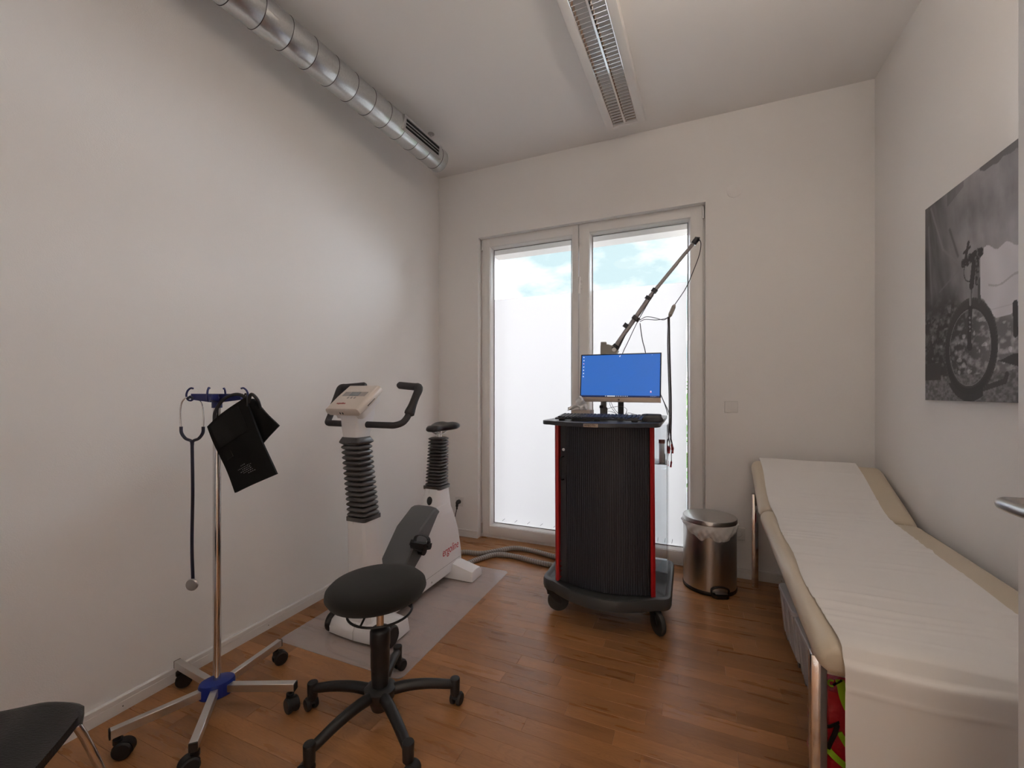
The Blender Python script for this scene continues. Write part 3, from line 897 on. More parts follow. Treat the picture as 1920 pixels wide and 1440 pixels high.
for cx_ in (-0.0425, 0.0425):
    g = G(); g.cyl((cx_, -LL + 0.06, 0.041), (cx_, -0.06, 0.041), 0.006, 12); part('lamp_tube', g, 'white_plastic', lum, local=True)
sidep = [(0.0, 0.0), (0.004, 0.0), (0.010, 0.03), (0.006, 0.034), (0.0, 0.034)]
for sx, xx in ((1, -ow / 2), (-1, ow / 2)):
    g = G(); g.loft([[(xx + sx * a, yy, z + 0.0005) for a, z in sidep] for yy in (-LL + 0.032, -0.032)]); part('side_reflector', g, 'louvre', lum, 0, local=True)
g = G(); g.loft([[(-0.0055, yy, 0.0), (0.0055, yy, 0.0), (0.003, yy, 0.034), (-0.003, yy, 0.034)] for yy in (-LL + 0.032, -0.032)]); part('centre_reflector', g, 'louvre', lum, 0, local=True)
bl = G(); w = 0.0345
bl.loft([[(x, -0.0016, 0.0), (x, 0.0016, 0.0), (x, 0.0045, 0.014), (x, 0.0085, 0.028), (x, -0.0085, 0.028), (x, -0.0045, 0.014)] for x in (-w, w)])
blm = mesh_of('louvre_blade', bl, 'louvre', 60)
yy = -0.055
while yy > -LL + 0.045:
    for cx_ in (-0.042, 0.042):
        inst('louvre_blade', blm, lum, Matrix.Translation((cx_, yy, 0.001)), world=False)
    yy -= 0.0292

# ================================================================== FURNITURE
# ------------------------------------------------------------------ casters (shared builders)
def twin_caster(parent, pos, ang, r=0.027, w=0.046, zt=0.075, tail=0.012):
    """swivel caster with two wheels under a hood; pos = stem axis on the floor, ang = heading"""
    T = Matrix.Translation((pos[0], pos[1], 0)) @ Matrix.Rotation(ang, 4, 'Z')
    key = ('twin', r, w, zt, tail)
    if key not in CASTERS:
        h = G()
        n = 12
        prof = [(-tail + (r * 1.06) * math.cos(math.radians(a)), r + (r * 1.06) * math.sin(math.radians(a))) for a in range(20, 201, 15)]
        prof += [(-tail + (r * 0.72) * math.cos(math.radians(a)), r + (r * 0.72) * math.sin(math.radians(a))) for a in range(200, 19, -30)]
        h.loft([[(x, s * w * 0.30, z) for x, z in prof] for s in (-1, 1)])
        h.cyl((0, 0, r * 1.2), (0, 0, zt), r * 0.30, 12)
        h.cyl((0, 0, r * 1.75), (0, 0, r * 2.25), r * 0.50, 14)
        wh = G()
        wh.lathe([(r * 0.3, -w * 0.5), (r * 0.86, -w * 0.48), (r, -w * 0.38), (r, -w * 0.18), (r * 0.9, -w * 0.12), (r * 0.3, -w * 0.12)], 24, Matrix.Translation((-tail, 0, r)) @ Matrix.Rotation(PI / 2, 4, 'X'))
        CASTERS[key] = (mesh_of('caster', h, 'black_plastic'), mesh_of('wheel', wh, 'black_rubber'))
    hm, wm = CASTERS[key]
    c = inst('caster', hm, parent, T)
    for s in (0, 1):
        o = bpy.data.objects.new('wheel', wm); COL.objects.link(o); o.parent = c
        if s: o.matrix_local = Matrix.Translation((-2 * tail, 0, 0)) @ Matrix.Rotation(PI, 4, 'Z')
    return c
CASTERS = {}

# ------------------------------------------------------------------ floor mat under the ergometer
poly = rrect(-1.530, 2.095, 0.755, 1.200, 0.03, 6)
g = G(); g.prism(poly, 0.0004, 0.0024)
fm = single('floor_mat', g, 'mat_pvc', 'milky transparent floor protection mat under the exercise bike', 'mat')

# ------------------------------------------------------------------ ergometer
BX = -1.53
bike = thing('exercise_bike', 'white and grey medical exercise bike standing on the transparent mat', 'exercise bike', (BX, 2.05, 0.0024))
Z0 = 0.0026
def ring_rr(cx, cy, w, d, r, z, seg=3): return [(x, y, z) for x, y in rrect(cx, cy, w, d, r, seg)]
# front column: chamfered, leaning slightly to the front
def hexring(cx, cy, w, d, ch, z):
    return [(cx - w / 2, cy - d / 2 + ch * 0.4, z), (cx - w / 2 + ch * 0.6, cy - d / 2, z), (cx + w / 2 - ch * 0.6, cy - d / 2, z), (cx + w / 2, cy - d / 2 + ch * 0.4, z), (cx + w / 2, cy + d / 2 - ch, z), (cx + w / 2 - ch, cy + d / 2, z), (cx - w / 2 + ch, cy + d / 2, z), (cx - w / 2, cy + d / 2 - ch, z)]
g = G()
g.loft([hexring(BX, 1.735, 0.150, 0.170, 0.03, 0.09), hexring(BX, 1.722, 0.134, 0.155, 0.028, 0.26), hexring(BX, 1.705, 0.122, 0.140, 0.025, 0.42), hexring(BX, 1.690, 0.112, 0.122, 0.022, 0.61)])
part('front_column', g, 'bike_white', bike, 25)
g = G(); g.tube([(BX - 0.012, 1.6545, 0.15), (BX - 0.012, 1.6295 + 0.0, 0.605)], 0.0008, 5); part('column_seam', g, 'cable_grey', bike)
# bellows
def bellows(cx, y0, y1, w0, w1, d0, d1, z0, z1, n, depth, name='bellows'):
    g = G(); rings = []
    N = n * 4
    for i in range(N + 1):
        t = i / N; ph = i % 4
        k = [0.0, 0.75, 1.0, 0.75][ph]
        rings.append(ring_rr(cx, y0 + (y1 - y0) * t, w0 + (w1 - w0) * t - depth * (1 - k), d0 + (d1 - d0) * t - depth * (1 - k), 0.016, z0 + (z1 - z0) * t, 2))
    g.loft(rings)
    return part(name, g, 'rubber', bike, 60)
g = G(); g.loft([ring_rr(BX, 1.690, 0.122, 0.128, 0.012, z) for z in (0.606, 0.625)]); part('bellows_collar', g, 'rubber', bike)
bellows(BX, 1.690, 1.640, 0.122, 0.118, 0.122, 0.112, 0.622, 0.992, 14, 0.026)
g = G(); g.loft([ring_rr(BX, 1.640, 0.094, 0.090, 0.016, 0.990), ring_rr(BX, 1.640, 0.130, 0.120, 0.016, 1.002), ring_rr(BX, 1.640, 0.130, 0.120, 0.016, 1.008), ring_rr(BX, 1.638, 0.106, 0.100, 0.016, 1.030)]); part('bellows_cap', g, 'rubber', bike, 60)
# neck, console
g = G(); g.loft([ring_rr(BX, 1.638, 0.092, 0.090, 0.012, 1.020), ring_rr(BX, 1.640, 0.100, 0.110, 0.012, 1.075), ring_rr(BX, 1.650, 0.104, 0.140, 0.012, 1.140), ring_rr(BX, 1.655, 0.104, 0.130, 0.012, 1.175)]); part('neck', g, 'bike_white', bike)
ct = (1.694 - 1.535, 1.287 - 1.172); cl_ = math.hypot(*ct); tilt = math.atan2(ct[1], ct[0])
TC = Matrix.Translation((BX, 1.535, 1.172)) @ Matrix.Rotation(tilt, 4, 'X')     # local y up the slope, z out of the face
g = G()
def cring(y, w, zt, zb, r):
    pts = []
    for a in range(0, 91, 18):
        pts.append((w / 2 - r + r * math.sin(math.radians(90 - a)), y, zt - r + r * math.cos(math.radians(90 - a))))
    for a in range(0, 91, 18):
        pts.append((-w / 2 + r - r * math.sin(math.radians(a)), y, zt - r + r * math.cos(math.radians(a))))
    pts += [(-w / 2, y, zb + 0.012), (-w / 2 + 0.014, y, zb), (w / 2 - 0.014, y, zb), (w / 2, y, zb + 0.012)]
    return pts
g.loft([cring(-0.004, 0.190, -0.006, -0.030, 0.012), cring(0.000, 0.206, 0.0, -0.040, 0.016), cring(cl_ * 0.5, 0.216, 0.002, -0.046, 0.02), cring(cl_ - 0.004, 0.212, 0.0, -0.044, 0.02), cring(cl_ + 0.003, 0.196, -0.008, -0.036, 0.016)], T=TC)
con = part('console', g, 'console', bike, 50)
g = G(); g.loft([[(x, y, z) for x, y in rrect(0, cl_ * 0.5, 0.18, 0.16, 0.02, 3)] for z in (-0.045, -0.075)], T=TC); part('console_underside', g, 'bike_white', con)
g = G(); g.box((-0.072, 0.100, 0.0005), (0.072, 0.136, 0.0022), 0.0, T=TC); part('display_band', g, 'lcd_band', con)
g = G(); g.box((-0.028, 0.103, 0.0012), (0.030, 0.134, 0.0030), 0.0, T=TC); part('display', g, 'lcd', con)
for k in (-1, 0, 1):
    g = G(); g.box((k * 0.021 - 0.0055, 0.081, 0.0008), (k * 0.021 + 0.0055, 0.095, 0.0028), 0.001, T=TC); part('button', g, 'lcd_band', con)
part('console_lettering', text_geo('ergoline', 0.017, TC @ Matrix.Translation((-0.030, 0.042, 0.0018)), 0.0004, 0.2), 'print_red', con, 0, fix=False)
g = G(); g.box((-0.014, -0.0068, -0.028), (-0.009, -0.0045, -0.018), T=TC); g.box((0.002, -0.0068, -0.028), (0.007, -0.0045, -0.018), T=TC); part('console_socket', g, 'print_black', con)
g = G(); g.box((0.1062, 0.06, -0.028), (0.1085, 0.12, -0.025), T=TC); part('console_slot', g, 'print_black', con)
# handlebar
g = G()
for s in (-1, 1):
    pts = cr([(BX + s * 0.045, 1.658, 1.090), (BX + s * 0.17, 1.660, 1.090), (BX + s * 0.215, 1.666, 1.091), (BX + s * 0.240, 1.690, 1.102), (BX + s * 0.250, 1.712, 1.124), (BX + s * 0.254, 1.728, 1.150)], 7)
    g.tube(pts, 0.0160, 14)
part('handlebar', g, 'grip', bike)
for s in (-1, 1):
    g = G()
    p = cr([(BX + s * 0.2535, 1.722, 1.138), (BX + s * 0.256, 1.742, 1.172), (BX + s * 0.260, 1.770, 1.225), (BX + s * 0.262, 1.790, 1.258), (BX + s * 0.254, 1.802, 1.277), (BX + s * 0.225, 1.808, 1.280), (BX + s * 0.17, 1.818, 1.284), (BX + s * 0.11, 1.828, 1.289)], 6)
    r = []
    for i in range(len(p)):
        t = i / (len(p) - 1)
        r.append(0.0190 + 0.006 * math.exp(-((t - 0.06) / 0.10) ** 2) + 0.003 * math.exp(-((t - 0.5) / 0.12) ** 2))
    r[0] *= 0.7; r[-1] *= 0.7
    g.tube(p, r, 14)
    gr = part('grip', g, 'grip', bike, 60)
    g = G(); g.cyl((BX + s * 0.249, 1.716, 1.134), (BX + s * 0.275, 1.735, 1.146), 0.010, 14); part('clamp_lever', g, 'black_plastic', gr)
# front foot with transport wheels
g = G()
def footring(x, zc, k):
    # profile in y,z of the front foot
    P = [(1.635, 0.035), (1.628, 0.070), (1.645, 0.100), (1.69, 0.122), (1.75, 0.125), (1.81, 0.10), (1.825, 0.035)]
    return [(x, 1.725 + (y - 1.725) * k, Z0 + 0.012 + (z - 0.035) * k) for y, z in P]
g.loft([footring(BX - 0.195, 0, 0.86), footring(BX - 0.185, 0, 0.97), footring(BX - 0.08, 0, 1.08), footring(BX, 0, 1.12), footring(BX + 0.08, 0, 1.08), footring(BX + 0.185, 0, 0.97), footring(BX + 0.195, 0, 0.86)])
ff = part('front_foot', g, 'bike_white', bike, 45)
g = G(); g.tube([(BX - 0.002, 1.6165, 0.02), (BX - 0.002, 1.6075 + 0.008, 0.06), (BX - 0.002, 1.633, 0.098)], 0.0008, 5); part('foot_seam', g, 'cable_grey', ff)
for s in (-1, 1):
    g = G(); g.lathe([(0.010, -0.016), (0.043, -0.015), (0.051, -0.008), (0.052, 0.0), (0.051, 0.008), (0.043, 0.015), (0.010, 0.016)], 28, Matrix.Translation((BX + s * 0.186, 1.672, Z0 + 0.052)) @ Matrix.Rotation(PI / 2, 4, 'Y'))
    part('transport_wheel', g, 'black_rubber', bike)
# main body shell: profile in (y,z), white flanks
prof = [(1.80, 0.050), (2.40, 0.050), (2.575, 0.055), (2.580, 0.10), (2.572, 0.17), (2.535, 0.31), (2.49, 0.41), (2.445, 0.485), (2.395, 0.535), (2.30, 0.53), (2.236, 0.505), (2.16, 0.420), (2.065, 0.310), (1.985, 0.255), (1.90, 0.20), (1.80, 0.17)]
def body_rings():
    R = []
    for x, k in ((-0.072, 0.965), (-0.066, 0.992), (-0.055, 1.0), (0.055, 1.0), (0.066, 0.992), (0.072, 0.965)):
        R.append([(BX + x, 2.2 + (y - 2.2) * k, 0.25 + (z - 0.25) * k) for y, z in prof])
    return R
g = G(); g.loft(body_rings()); body = part('body_shell', g, 'bike_white', bike, 30)
g = G()
for (a, b) in (((2.02, 0.118), (2.545, 0.118)),):
    g.tube([(BX + 0.0722, a[0], a[1]), (BX + 0.0722, b[0], b[1])], 0.0009, 5)
part('body_seam', g, 'cable_grey', body)
g = G(); g.cyl((BX + 0.0715, 2.20, 0.078), (BX + 0.0735, 2.20, 0.078), 0.006, 12); part('body_screw', g, 'steel', body)
# grey hood over the drive
hood = [(2.262, 0.512), (2.235, 0.532), (2.20, 0.528), (2.067, 0.456), (2.02, 0.405), (1.925, 0.30), (1.86, 0.215), (1.80, 0.175), (1.80, 0.14), (1.93, 0.20), (1.985, 0.248), (2.065, 0.303), (2.16, 0.413), (2.24, 0.498)]
g = G()
for_r = []
for x, k in ((-0.088, 0.0), (-0.080, 0.010), (-0.045, 0.016), (0.045, 0.016), (0.080, 0.010), (0.088, 0.0)):
    ring = []
    for i, (yv, zv) in enumerate(hood):
        up = k if i < 8 else 0.0
        ring.append((BX + x, yv, zv - 0.012 + up))
    for_r.append(ring)
g.loft(for_r); part('drive_hood', g, 'bike_grey', bike, 28)
# seat tower, bellows, saddle
g = G(); g.loft([ring_rr(BX, 2.355, 0.150, 0.190, 0.03, 0.46), ring_rr(BX, 2.360, 0.136, 0.165, 0.026, 0.53), ring_rr(BX, 2.366, 0.118, 0.130, 0.022, 0.625)]); tower = part('seat_tower', g, 'bike_white', bike)
g = G(); g.tube([(BX - 0.012, 2.2805, 0.535), (BX - 0.012, 2.3005, 0.622)], 0.0008, 5); part('tower_seam', g, 'cable_grey', tower)
g = G(); g.ball((BX + 0.0, 2.285, 0.552), (0.020, 0.014, 0.030)); part('release_knob', g, 'black_plastic', tower)
g = G(); g.loft([ring_rr(BX, 2.368, 0.134, 0.130, 0.014, z) for z in (0.622, 0.642)]); part('seat_bellows_collar', g, 'rubber', bike)
bellows(BX, 2.368, 2.392, 0.122, 0.112, 0.118, 0.104, 0.640, 0.955, 15, 0.030, 'seat_bellows')
g = G(); g.cyl((BX, 2.395, 0.95), (BX, 2.402, 1.0), 0.016, 14)
g.tube(cr([(BX - 0.02, 2.34, 0.992), (BX - 0.02, 2.40, 0.975), (BX - 0.02, 2.46, 0.992)], 4), 0.004, 8); g.tube(cr([(BX + 0.02, 2.34, 0.992), (BX + 0.02, 2.40, 0.975), (BX + 0.02, 2.46, 0.992)], 4), 0.004, 8)
part('saddle_clamp', g, 'steel', bike)
g = G(); rings = []
for t in [0, 0.04, 0.12, 0.25, 0.4, 0.55, 0.7, 0.84, 0.94, 1.0]:
    yv = 2.285 + 0.235 * t
    w = 0.030 + 0.070 * (0.15 * min(1, t * 8) + 0.85 * sst(0.25, 0.78, t)) + 0.004
    e = 1.0
    if t < 0.05: e = 0.45 + 0.55 * t / 0.05
    if t > 0.9: e = max(0.2, 1 - ((t - 0.9) / 0.1) ** 2 * 0.75)
    zt = 1.038 + 0.018 * sst(0.5, 1.0, t) - 0.012 * math.exp(-(t / 0.08) ** 2) - 0.006 * math.exp(-((t - 0.45) / 0.2) ** 2)
    zb = 0.992 + 0.004 * t
    ring = []
    for k in range(20):
        a = 2 * PI * k / 20
        cxx = math.copysign(abs(math.cos(a)) ** 0.8, math.cos(a)); szz = math.copysign(abs(math.sin(a)) ** 0.8, math.sin(a))
        zz = (zt + zb) / 2 + (zt - zb) / 2 * e * szz
        if szz > 0: zz -= 0.006 * sst(0.3, 0.8, t) * math.exp(-(cxx / 0.3) ** 2)
        ring.append((BX + w * e ** 0.5 * cxx, yv, zz))
    rings.append(ring)
g.loft(rings); part('saddle', g, 'saddle', bike, 60)
# rear foot
g = G()
def rfoot(x, k, h): return [(x, 2.43 + (1 - k) * 0.02, Z0 + 0.006), (x, 2.43 + (1 - k) * 0.02, Z0 + 0.045 * k), (x, 2.445, Z0 + h * 0.92), (x, 2.50, Z0 + h), (x, 2.555, Z0 + h * 0.92), (x, 2.575 - (1 - k) * 0.02, Z0 + 0.045 * k), (x, 2.575 - (1 - k) * 0.02, Z0 + 0.006)]
g.loft([rfoot(BX - 0.230, 0.8, 0.05), rfoot(BX - 0.222, 1, 0.068), rfoot(BX - 0.08, 1, 0.105), rfoot(BX, 1, 0.115), rfoot(BX + 0.08, 1, 0.105), rfoot(BX + 0.222, 1, 0.068), rfoot(BX + 0.230, 0.8, 0.05)])
rf_ = part('rear_foot', g, 'bike_white', bike, 30)
for s in (-1, 1):
    g = G(); g.cyl((BX + s * 0.18, 2.50, Z0), (BX + s * 0.18, 2.50, Z0 + 0.010), 0.02, 14); part('levelling_pad', g, 'black_rubber', rf_)
# cranks and pedals
CY, CZ = 2.055, 0.33
for s in (-1, 1):
    e = Vector((BX + s * 0.128, 1.945 if s > 0 else 2.165, 0.415 if s > 0 else 0.245))
    g = G(); g.cyl((BX + s * 0.07, CY, CZ), (BX + s * 0.118, CY, CZ), 0.026, 20)
    g.loft([[(BX + s * x, p[0] + q[0], p[1] + q[1]) for x in (0.098, 0.116) for q in (((0.010, 0.012), (-0.010, -0.012)) if x == 0.098 else ((-0.010, -0.012), (0.010, 0.012)))] for p in ((CY, CZ), (e.y, e.z))])
    crank = part('crank', g, 'black_plastic', bike)
    g = G()
    pr = [(-0.042, -0.016), (-0.034, -0.026), (0.034, -0.026), (0.042, -0.016), (0.042, 0.006), (-0.042, 0.006)]
    T = Matrix.Translation((e.x + s * 0.045, e.y, e.z)) @ Matrix.Rotation(math.radians(-14), 4, 'X')
    g.loft([[(s * x, a, b) for a, b in pr] for x in (-0.042, 0.042)], T=T)
    g.cyl((-0.055 * s, 0, -0.008), (0.05 * s, 0, -0.008), 0.008, 10, T)
    pd = part('pedal', g, 'black_plastic', bike)
    g = G()      # foot strap arching over the pedal
    st = cr([(-0.038, 0, -0.012), (-0.046, 0, 0.018), (-0.036, 0, 0.040), (0.0, 0, 0.047), (0.036, 0, 0.040), (0.048, 0, 0.018), (0.040, 0, -0.012)], 4)
    g.loft([[p + Vector((0, -0.014, 0)), p + Vector((0, 0.014, 0)), p * 0.95 + Vector((0, 0.014, 0)), p * 0.95 + Vector((0, -0.014, 0))] for p in st], T=T)
    part('pedal_strap', g, 'black_rubber', pd)
    g = G(); g.box((0.046 * s - 0.004, -0.012, 0.004), (0.046 * s + 0.006, 0.012, 0.022), 0.002, T=T); part('strap_buckle', g, 'black_plastic', pd)
# lettering on the flank
TL = frame((BX + 0.0724, 2.425, 0.212), (0, 1, 0), (0, 0.0, 1))
g = text_geo('ergoline', 0.077, Matrix.Identity(4), 0.0004, 0.10, 1.0)
w_ = max(v.x for v in g.v) - min(v.x for v in g.v)
g.v = [TL @ Vector((v.x * 0.200 / w_, v.y, v.z)) for v in g.v]
part('body_lettering', g, 'print_red', body, 0, fix=False)

# ------------------------------------------------------------------ grey cable hoses behind the bike
def hose(label, pts):
    p = cr(pts, 14)
    h = thing('cable_hose', label, 'hose', (pts[0][0], pts[0][1], 0.0), group='grey cable hoses on the floor')
    g = G(); g.tube(p, 0.0175, 14); part('hose_tube', g, 'hose', h, 60)
    # spiral winding
    g = G(); acc = 0; w = []
    for i in range(len(p) - 1):
        a, b = p[i], p[i + 1]; t = (b - a).normalized(); nx = t.cross(Vector((0, 0, 1))).normalized(); ny = t.cross(nx)
        L = (b - a).length; n = 10
        for k in range(n):
            acc += L / n / 0.019 * 2 * PI
            w.append(a.lerp(b, k / n) + (nx * math.cos(acc) + ny * math.sin(acc)) * 0.0176)
    g.tube(w, 0.0016, 4); part('hose_winding', g, 'hose_rib', h)
    return h
hose('ribbed grey hose looping nearer the window behind the exercise bike', [(-1.66, 2.80, 0.0195), (-1.58, 2.852, 0.0195), (-1.463, 2.872, 0.0195), (-1.378, 2.955, 0.0195), (-1.27, 3.07, 0.0195), (-1.11, 3.075, 0.0195), (-0.94, 3.03, 0.0195), (-0.76, 2.985, 0.0195)])
hose('ribbed grey hose running from the rear foot of the bike to the red cart', [(-1.475, 2.592, 0.022), (-1.463, 2.66, 0.0205), (-1.425, 2.775, 0.0195), (-1.335, 2.905, 0.0195), (-1.181, 2.915, 0.0195), (-1.039, 2.885, 0.0195), (-0.90, 2.872, 0.0195), (-0.76, 2.880, 0.0195)])
# power cord
pc = thing('power_cord', 'black mains plug and thin cord between wall socket and exercise bike', 'cable', (-1.843, YB - 0.05, 0.297))
g = G(); g.cyl((-1.843, YB - 0.0105, 0.298), (-1.843, YB - 0.032, 0.298), 0.0185, 20); g.tube(cr([(-1.843, YB - 0.028, 0.300), (-1.843, YB - 0.043, 0.29), (-1.844, YB - 0.047, 0.265), (-1.845, YB - 0.047, 0.24)], 4), [0.016] * 5 + [0.011] * 4 + [0.007] * 4, 12); part('plug', g, 'black_rubber', pc)
g = G(); g.tube(cr([(-1.845, YB - 0.047, 0.245), (-1.853, YB - 0.055, 0.20), (-1.860, YB - 0.065, 0.15)], 5), 0.0035, 8); g.tube(cr([(-1.860, YB - 0.065, 0.12), (-1.868, YB - 0.09, 0.06), (-1.86, YB - 0.20, 0.008), (-1.75, 2.80, 0.005), (-1.60, 2.62, 0.012)], 6), 0.0035, 8); part('cord', g, 'black_rubber', pc)
g = G(); g.tube([(-1.8585, YB - 0.062, 0.165), (-1.868, YB - 0.082, 0.085)], 0.009, 10); part('cord_sleeve', g, 'hose_rib', pc)
g = G(); g.tube(cr([(-1.8585, YB - 0.062, 0.160), (-1.866, YB - 0.075, 0.20), (-1.885, YB - 0.11, 0.235), (-1.87, YB - 0.25, 0.25), (-1.79, 2.75, 0.22), (-1.66, 2.60, 0.17), (-1.58, 2.565, 0.15)], 6), 0.003, 8); part('second_cord', g, 'cable', pc)

# ------------------------------------------------------------------ swivel stool
SX0, SY0 = -1.083, 1.284
stool = thing('swivel_stool', 'black round swivel stool on a five-star base with casters', 'stool', (SX0, SY0, 0))
g = G()
prof = [(0.01, 0.452), (0.10, 0.452), (0.150, 0.456), (0.178, 0.468), (0.189, 0.486), (0.186, 0.503), (0.170, 0.518), (0.130, 0.530), (0.07, 0.535), (0.01, 0.536)]
TS = Matrix.Translation((-0.032, 0.018, 0)) @ Matrix.Translation((0, 0, 0.5)) @ Matrix.Rotation(math.radians(2.0), 4, Vector((0.4, -1, 0))) @ Matrix.Translation((0, 0, -0.5))
g.lathe(prof, 48, TS); part('seat', g, 'stool_fabric', stool, 60, local=True)
g = G(); ringp = [(0.0 + 0.118 * math.cos(a), 0.0 + 0.118 * math.sin(a), 0.418) for a in [2 * PI * k / 40 for k in range(41)]]
g.tube(ringp, 0.0045, 8, False)
for a in (0.6, 2.7, 4.8): g.tube([(0.118 * math.cos(a), 0.118 * math.sin(a), 0.418), (0.085 * math.cos(a), 0.085 * math.sin(a), 0.444), (0.04 * math.cos(a), 0.04 * math.sin(a), 0.447)], 0.004, 8)
part('release_ring', g, 'black_plastic', stool, local=True)
g = G(); g.lathe([(0.05, 0.435), (0.055, 0.44), (0.055, 0.455), (0.02, 0.455)], 24); part('seat_plate', g, 'black_plastic', stool, local=True)
g = G(); g.lathe([(0.0135, 0.33), (0.0135, 0.45)], 20); part('gas_lift', g, 'chrome', stool, local=True)
g = G(); g.lathe([(0.012, 0.10), (0.030, 0.10), (0.0335, 0.20), (0.0335, 0.205), (0.0350, 0.21), (0.0350, 0.285), (0.0375, 0.29), (0.0375, 0.343), (0.033, 0.352), (0.020, 0.360), (0.0137, 0.362), (0.0137, 0.33)], 28); part('column_cover', g, 'black_plastic', stool, local=True)
g = G(); g.lathe([(0.012, 0.045), (0.030, 0.048), (0.040, 0.075), (0.055, 0.095), (0.058, 0.128), (0.045, 0.137), (0.030, 0.139)], 28); part('hub', g, 'black_plastic', stool, local=True)
for k in range(5):
    ends_ = [(-1.357, 1.222), (-1.135, 0.991), (-0.83, 1.126), (-0.865, 1.451), (-1.186, 1.507)][k]
    d = Vector((ends_[0] - SX0, ends_[1] - SY0, 0)); a = math.atan2(d.y, d.x); Lr = 0.285
    T = Matrix.Rotation(a, 4, 'Z')
    g = G()
    P = cr([(0.035, 0, 0.112), (0.11, 0, 0.116), (0.19, 0, 0.108), (0.25, 0, 0.095), (Lr, 0, 0.088)], 4)
    g.tube(P, [0.021 - 0.005 * i / (len(P) - 1) for i in range(len(P))], 14, T=T)
    leg = part('leg', g, 'black_plastic', stool, 60, local=True)
    g = G(); g.lathe([(0.016, 0.050), (0.0185, 0.052), (0.0195, 0.10), (0.0195, 0.109), (0.018, 0.112), (0.012, 0.113)], 20, T @ Matrix.Translation((Lr, 0, 0))); part('leg_end', g, 'black_plastic', leg, local=True)
    sw_a = [a + 2.6, a + 1.9, a - 2.4, a - 2.2, a + 2.5][k]
    twin_caster(stool, (SX0 + Lr * math.cos(a), SY0 + Lr * math.sin(a)), sw_a, 0.024, 0.046, 0.06, 0.014)

# ------------------------------------------------------------------ infusion stand
TX, TY = -1.708, 1.076
stand = thing('drip_stand', 'chrome drip stand with blue hub and hook head on five casters', 'drip stand', (TX, TY, 0))
g = G(); g.lathe([(0.0135, 0.10), (0.0135, 1.214)], 24); part('pole', g, 'chrome', stand, local=True)
tips = [(-2.001, 1.103), (-1.807, 0.786), (-1.461, 0.835), (-1.406, 1.209), (-1.741, 1.365)]
angs = [math.atan2(t[1] - TY, t[0] - TX) for t in tips]
for k, a in enumerate(angs):
    T = Matrix.Rotation(a, 4, 'Z')
    g = G(); g.box((0.035, -0.0125, 0.078), (0.305, 0.0125, 0.108), 0.0015, 1, T=T); leg = part('leg', g, 'alu', stand, local=True)
    g = G(); g.box((0.303, -0.0130, 0.077), (0.309, 0.0130, 0.1085), 0.002, 1, T=T); part('leg_end_cap', g, 'black_plastic', leg, local=True)
    sa = [a + 0.9, a - 0.5, a + 2.0, a + 2.4, a + 2.7][k]
    twin_caster(stand, (TX + 0.285 * math.cos(a), TY + 0.285 * math.sin(a)), sa, 0.029, 0.046, 0.080, 0.016)
g = G()
hexp = [(0.066 * math.cos(a) * 0.92, 0.066 * math.sin(a) * 0.66) for a in [2 * PI * k / 24 for k in range(24)]]
T = Matrix.Rotation(angs[4] - PI / 2 + 0.9, 4, 'Z')
g.loft([[(x * 0.93, y * 0.93, 0.066) for x, y in hexp], [(x, y, 0.070) for x, y in hexp], [(x, y, 0.112) for x, y in hexp], [(x * 0.95, y * 0.95, 0.120) for x, y in hexp], [(x * 0.45, y * 0.5, 0.126) for x, y in hexp]], T=T)
part('hub', g, 'blue', stand, 30, local=True)
# hook head: two crossing arms, two hooks at each end
head_a = YAW - 0.10            # arm line as it stands in the room
TH = Matrix.Rotation(head_a, 4, 'Z')
g = G()
def armbar(T):
    g.loft([[(x, -w, z0), (x, w, z0), (x, w, 1.245), (x, -w, 1.245)] for x, w, z0 in ((-0.105, 0.007, 1.222), (-0.02, 0.009, 1.212), (0.02, 0.009, 1.212), (0.105, 0.007, 1.222))], T=T)
armbar(TH)
g.lathe([(0.0135, 1.19), (0.018, 1.19), (0.018, 1.222), (0.022, 1.230), (0.014, 1.244)], 20)
head = part('hook_head', g, 'navy', stand, 30, local=True)
TH2 = Matrix.Rotation(head_a + math.radians(-62), 4, 'Z')
g = G()
g.loft([[(x, -w, z0), (x, w, z0), (x, w, 1.243), (x, -w, 1.243)] for x, w, z0 in ((-0.10, 0.007, 1.222), (-0.02, 0.009, 1.214), (0.02, 0.009, 1.214), (0.10, 0.007, 1.222))], T=TH2)
part('cross_arm', g, 'navy', head, 30, local=True)
for T in (TH, TH2):
    for s in (-1, 1):
        q = cr([(s * 0.098, 0, 1.232), (s * 0.108, 0, 1.219), (s * 0.124, 0, 1.221), (s * 0.131, 0, 1.238), (s * 0.126, 0, 1.256), (s * 0.113, 0, 1.267), (s * 0.102, 0, 1.266)], 5)
        g = G(); g.tube(q, 0.0036, 8, T=T); part('hook', g, 'navy', head, 60, local=True)

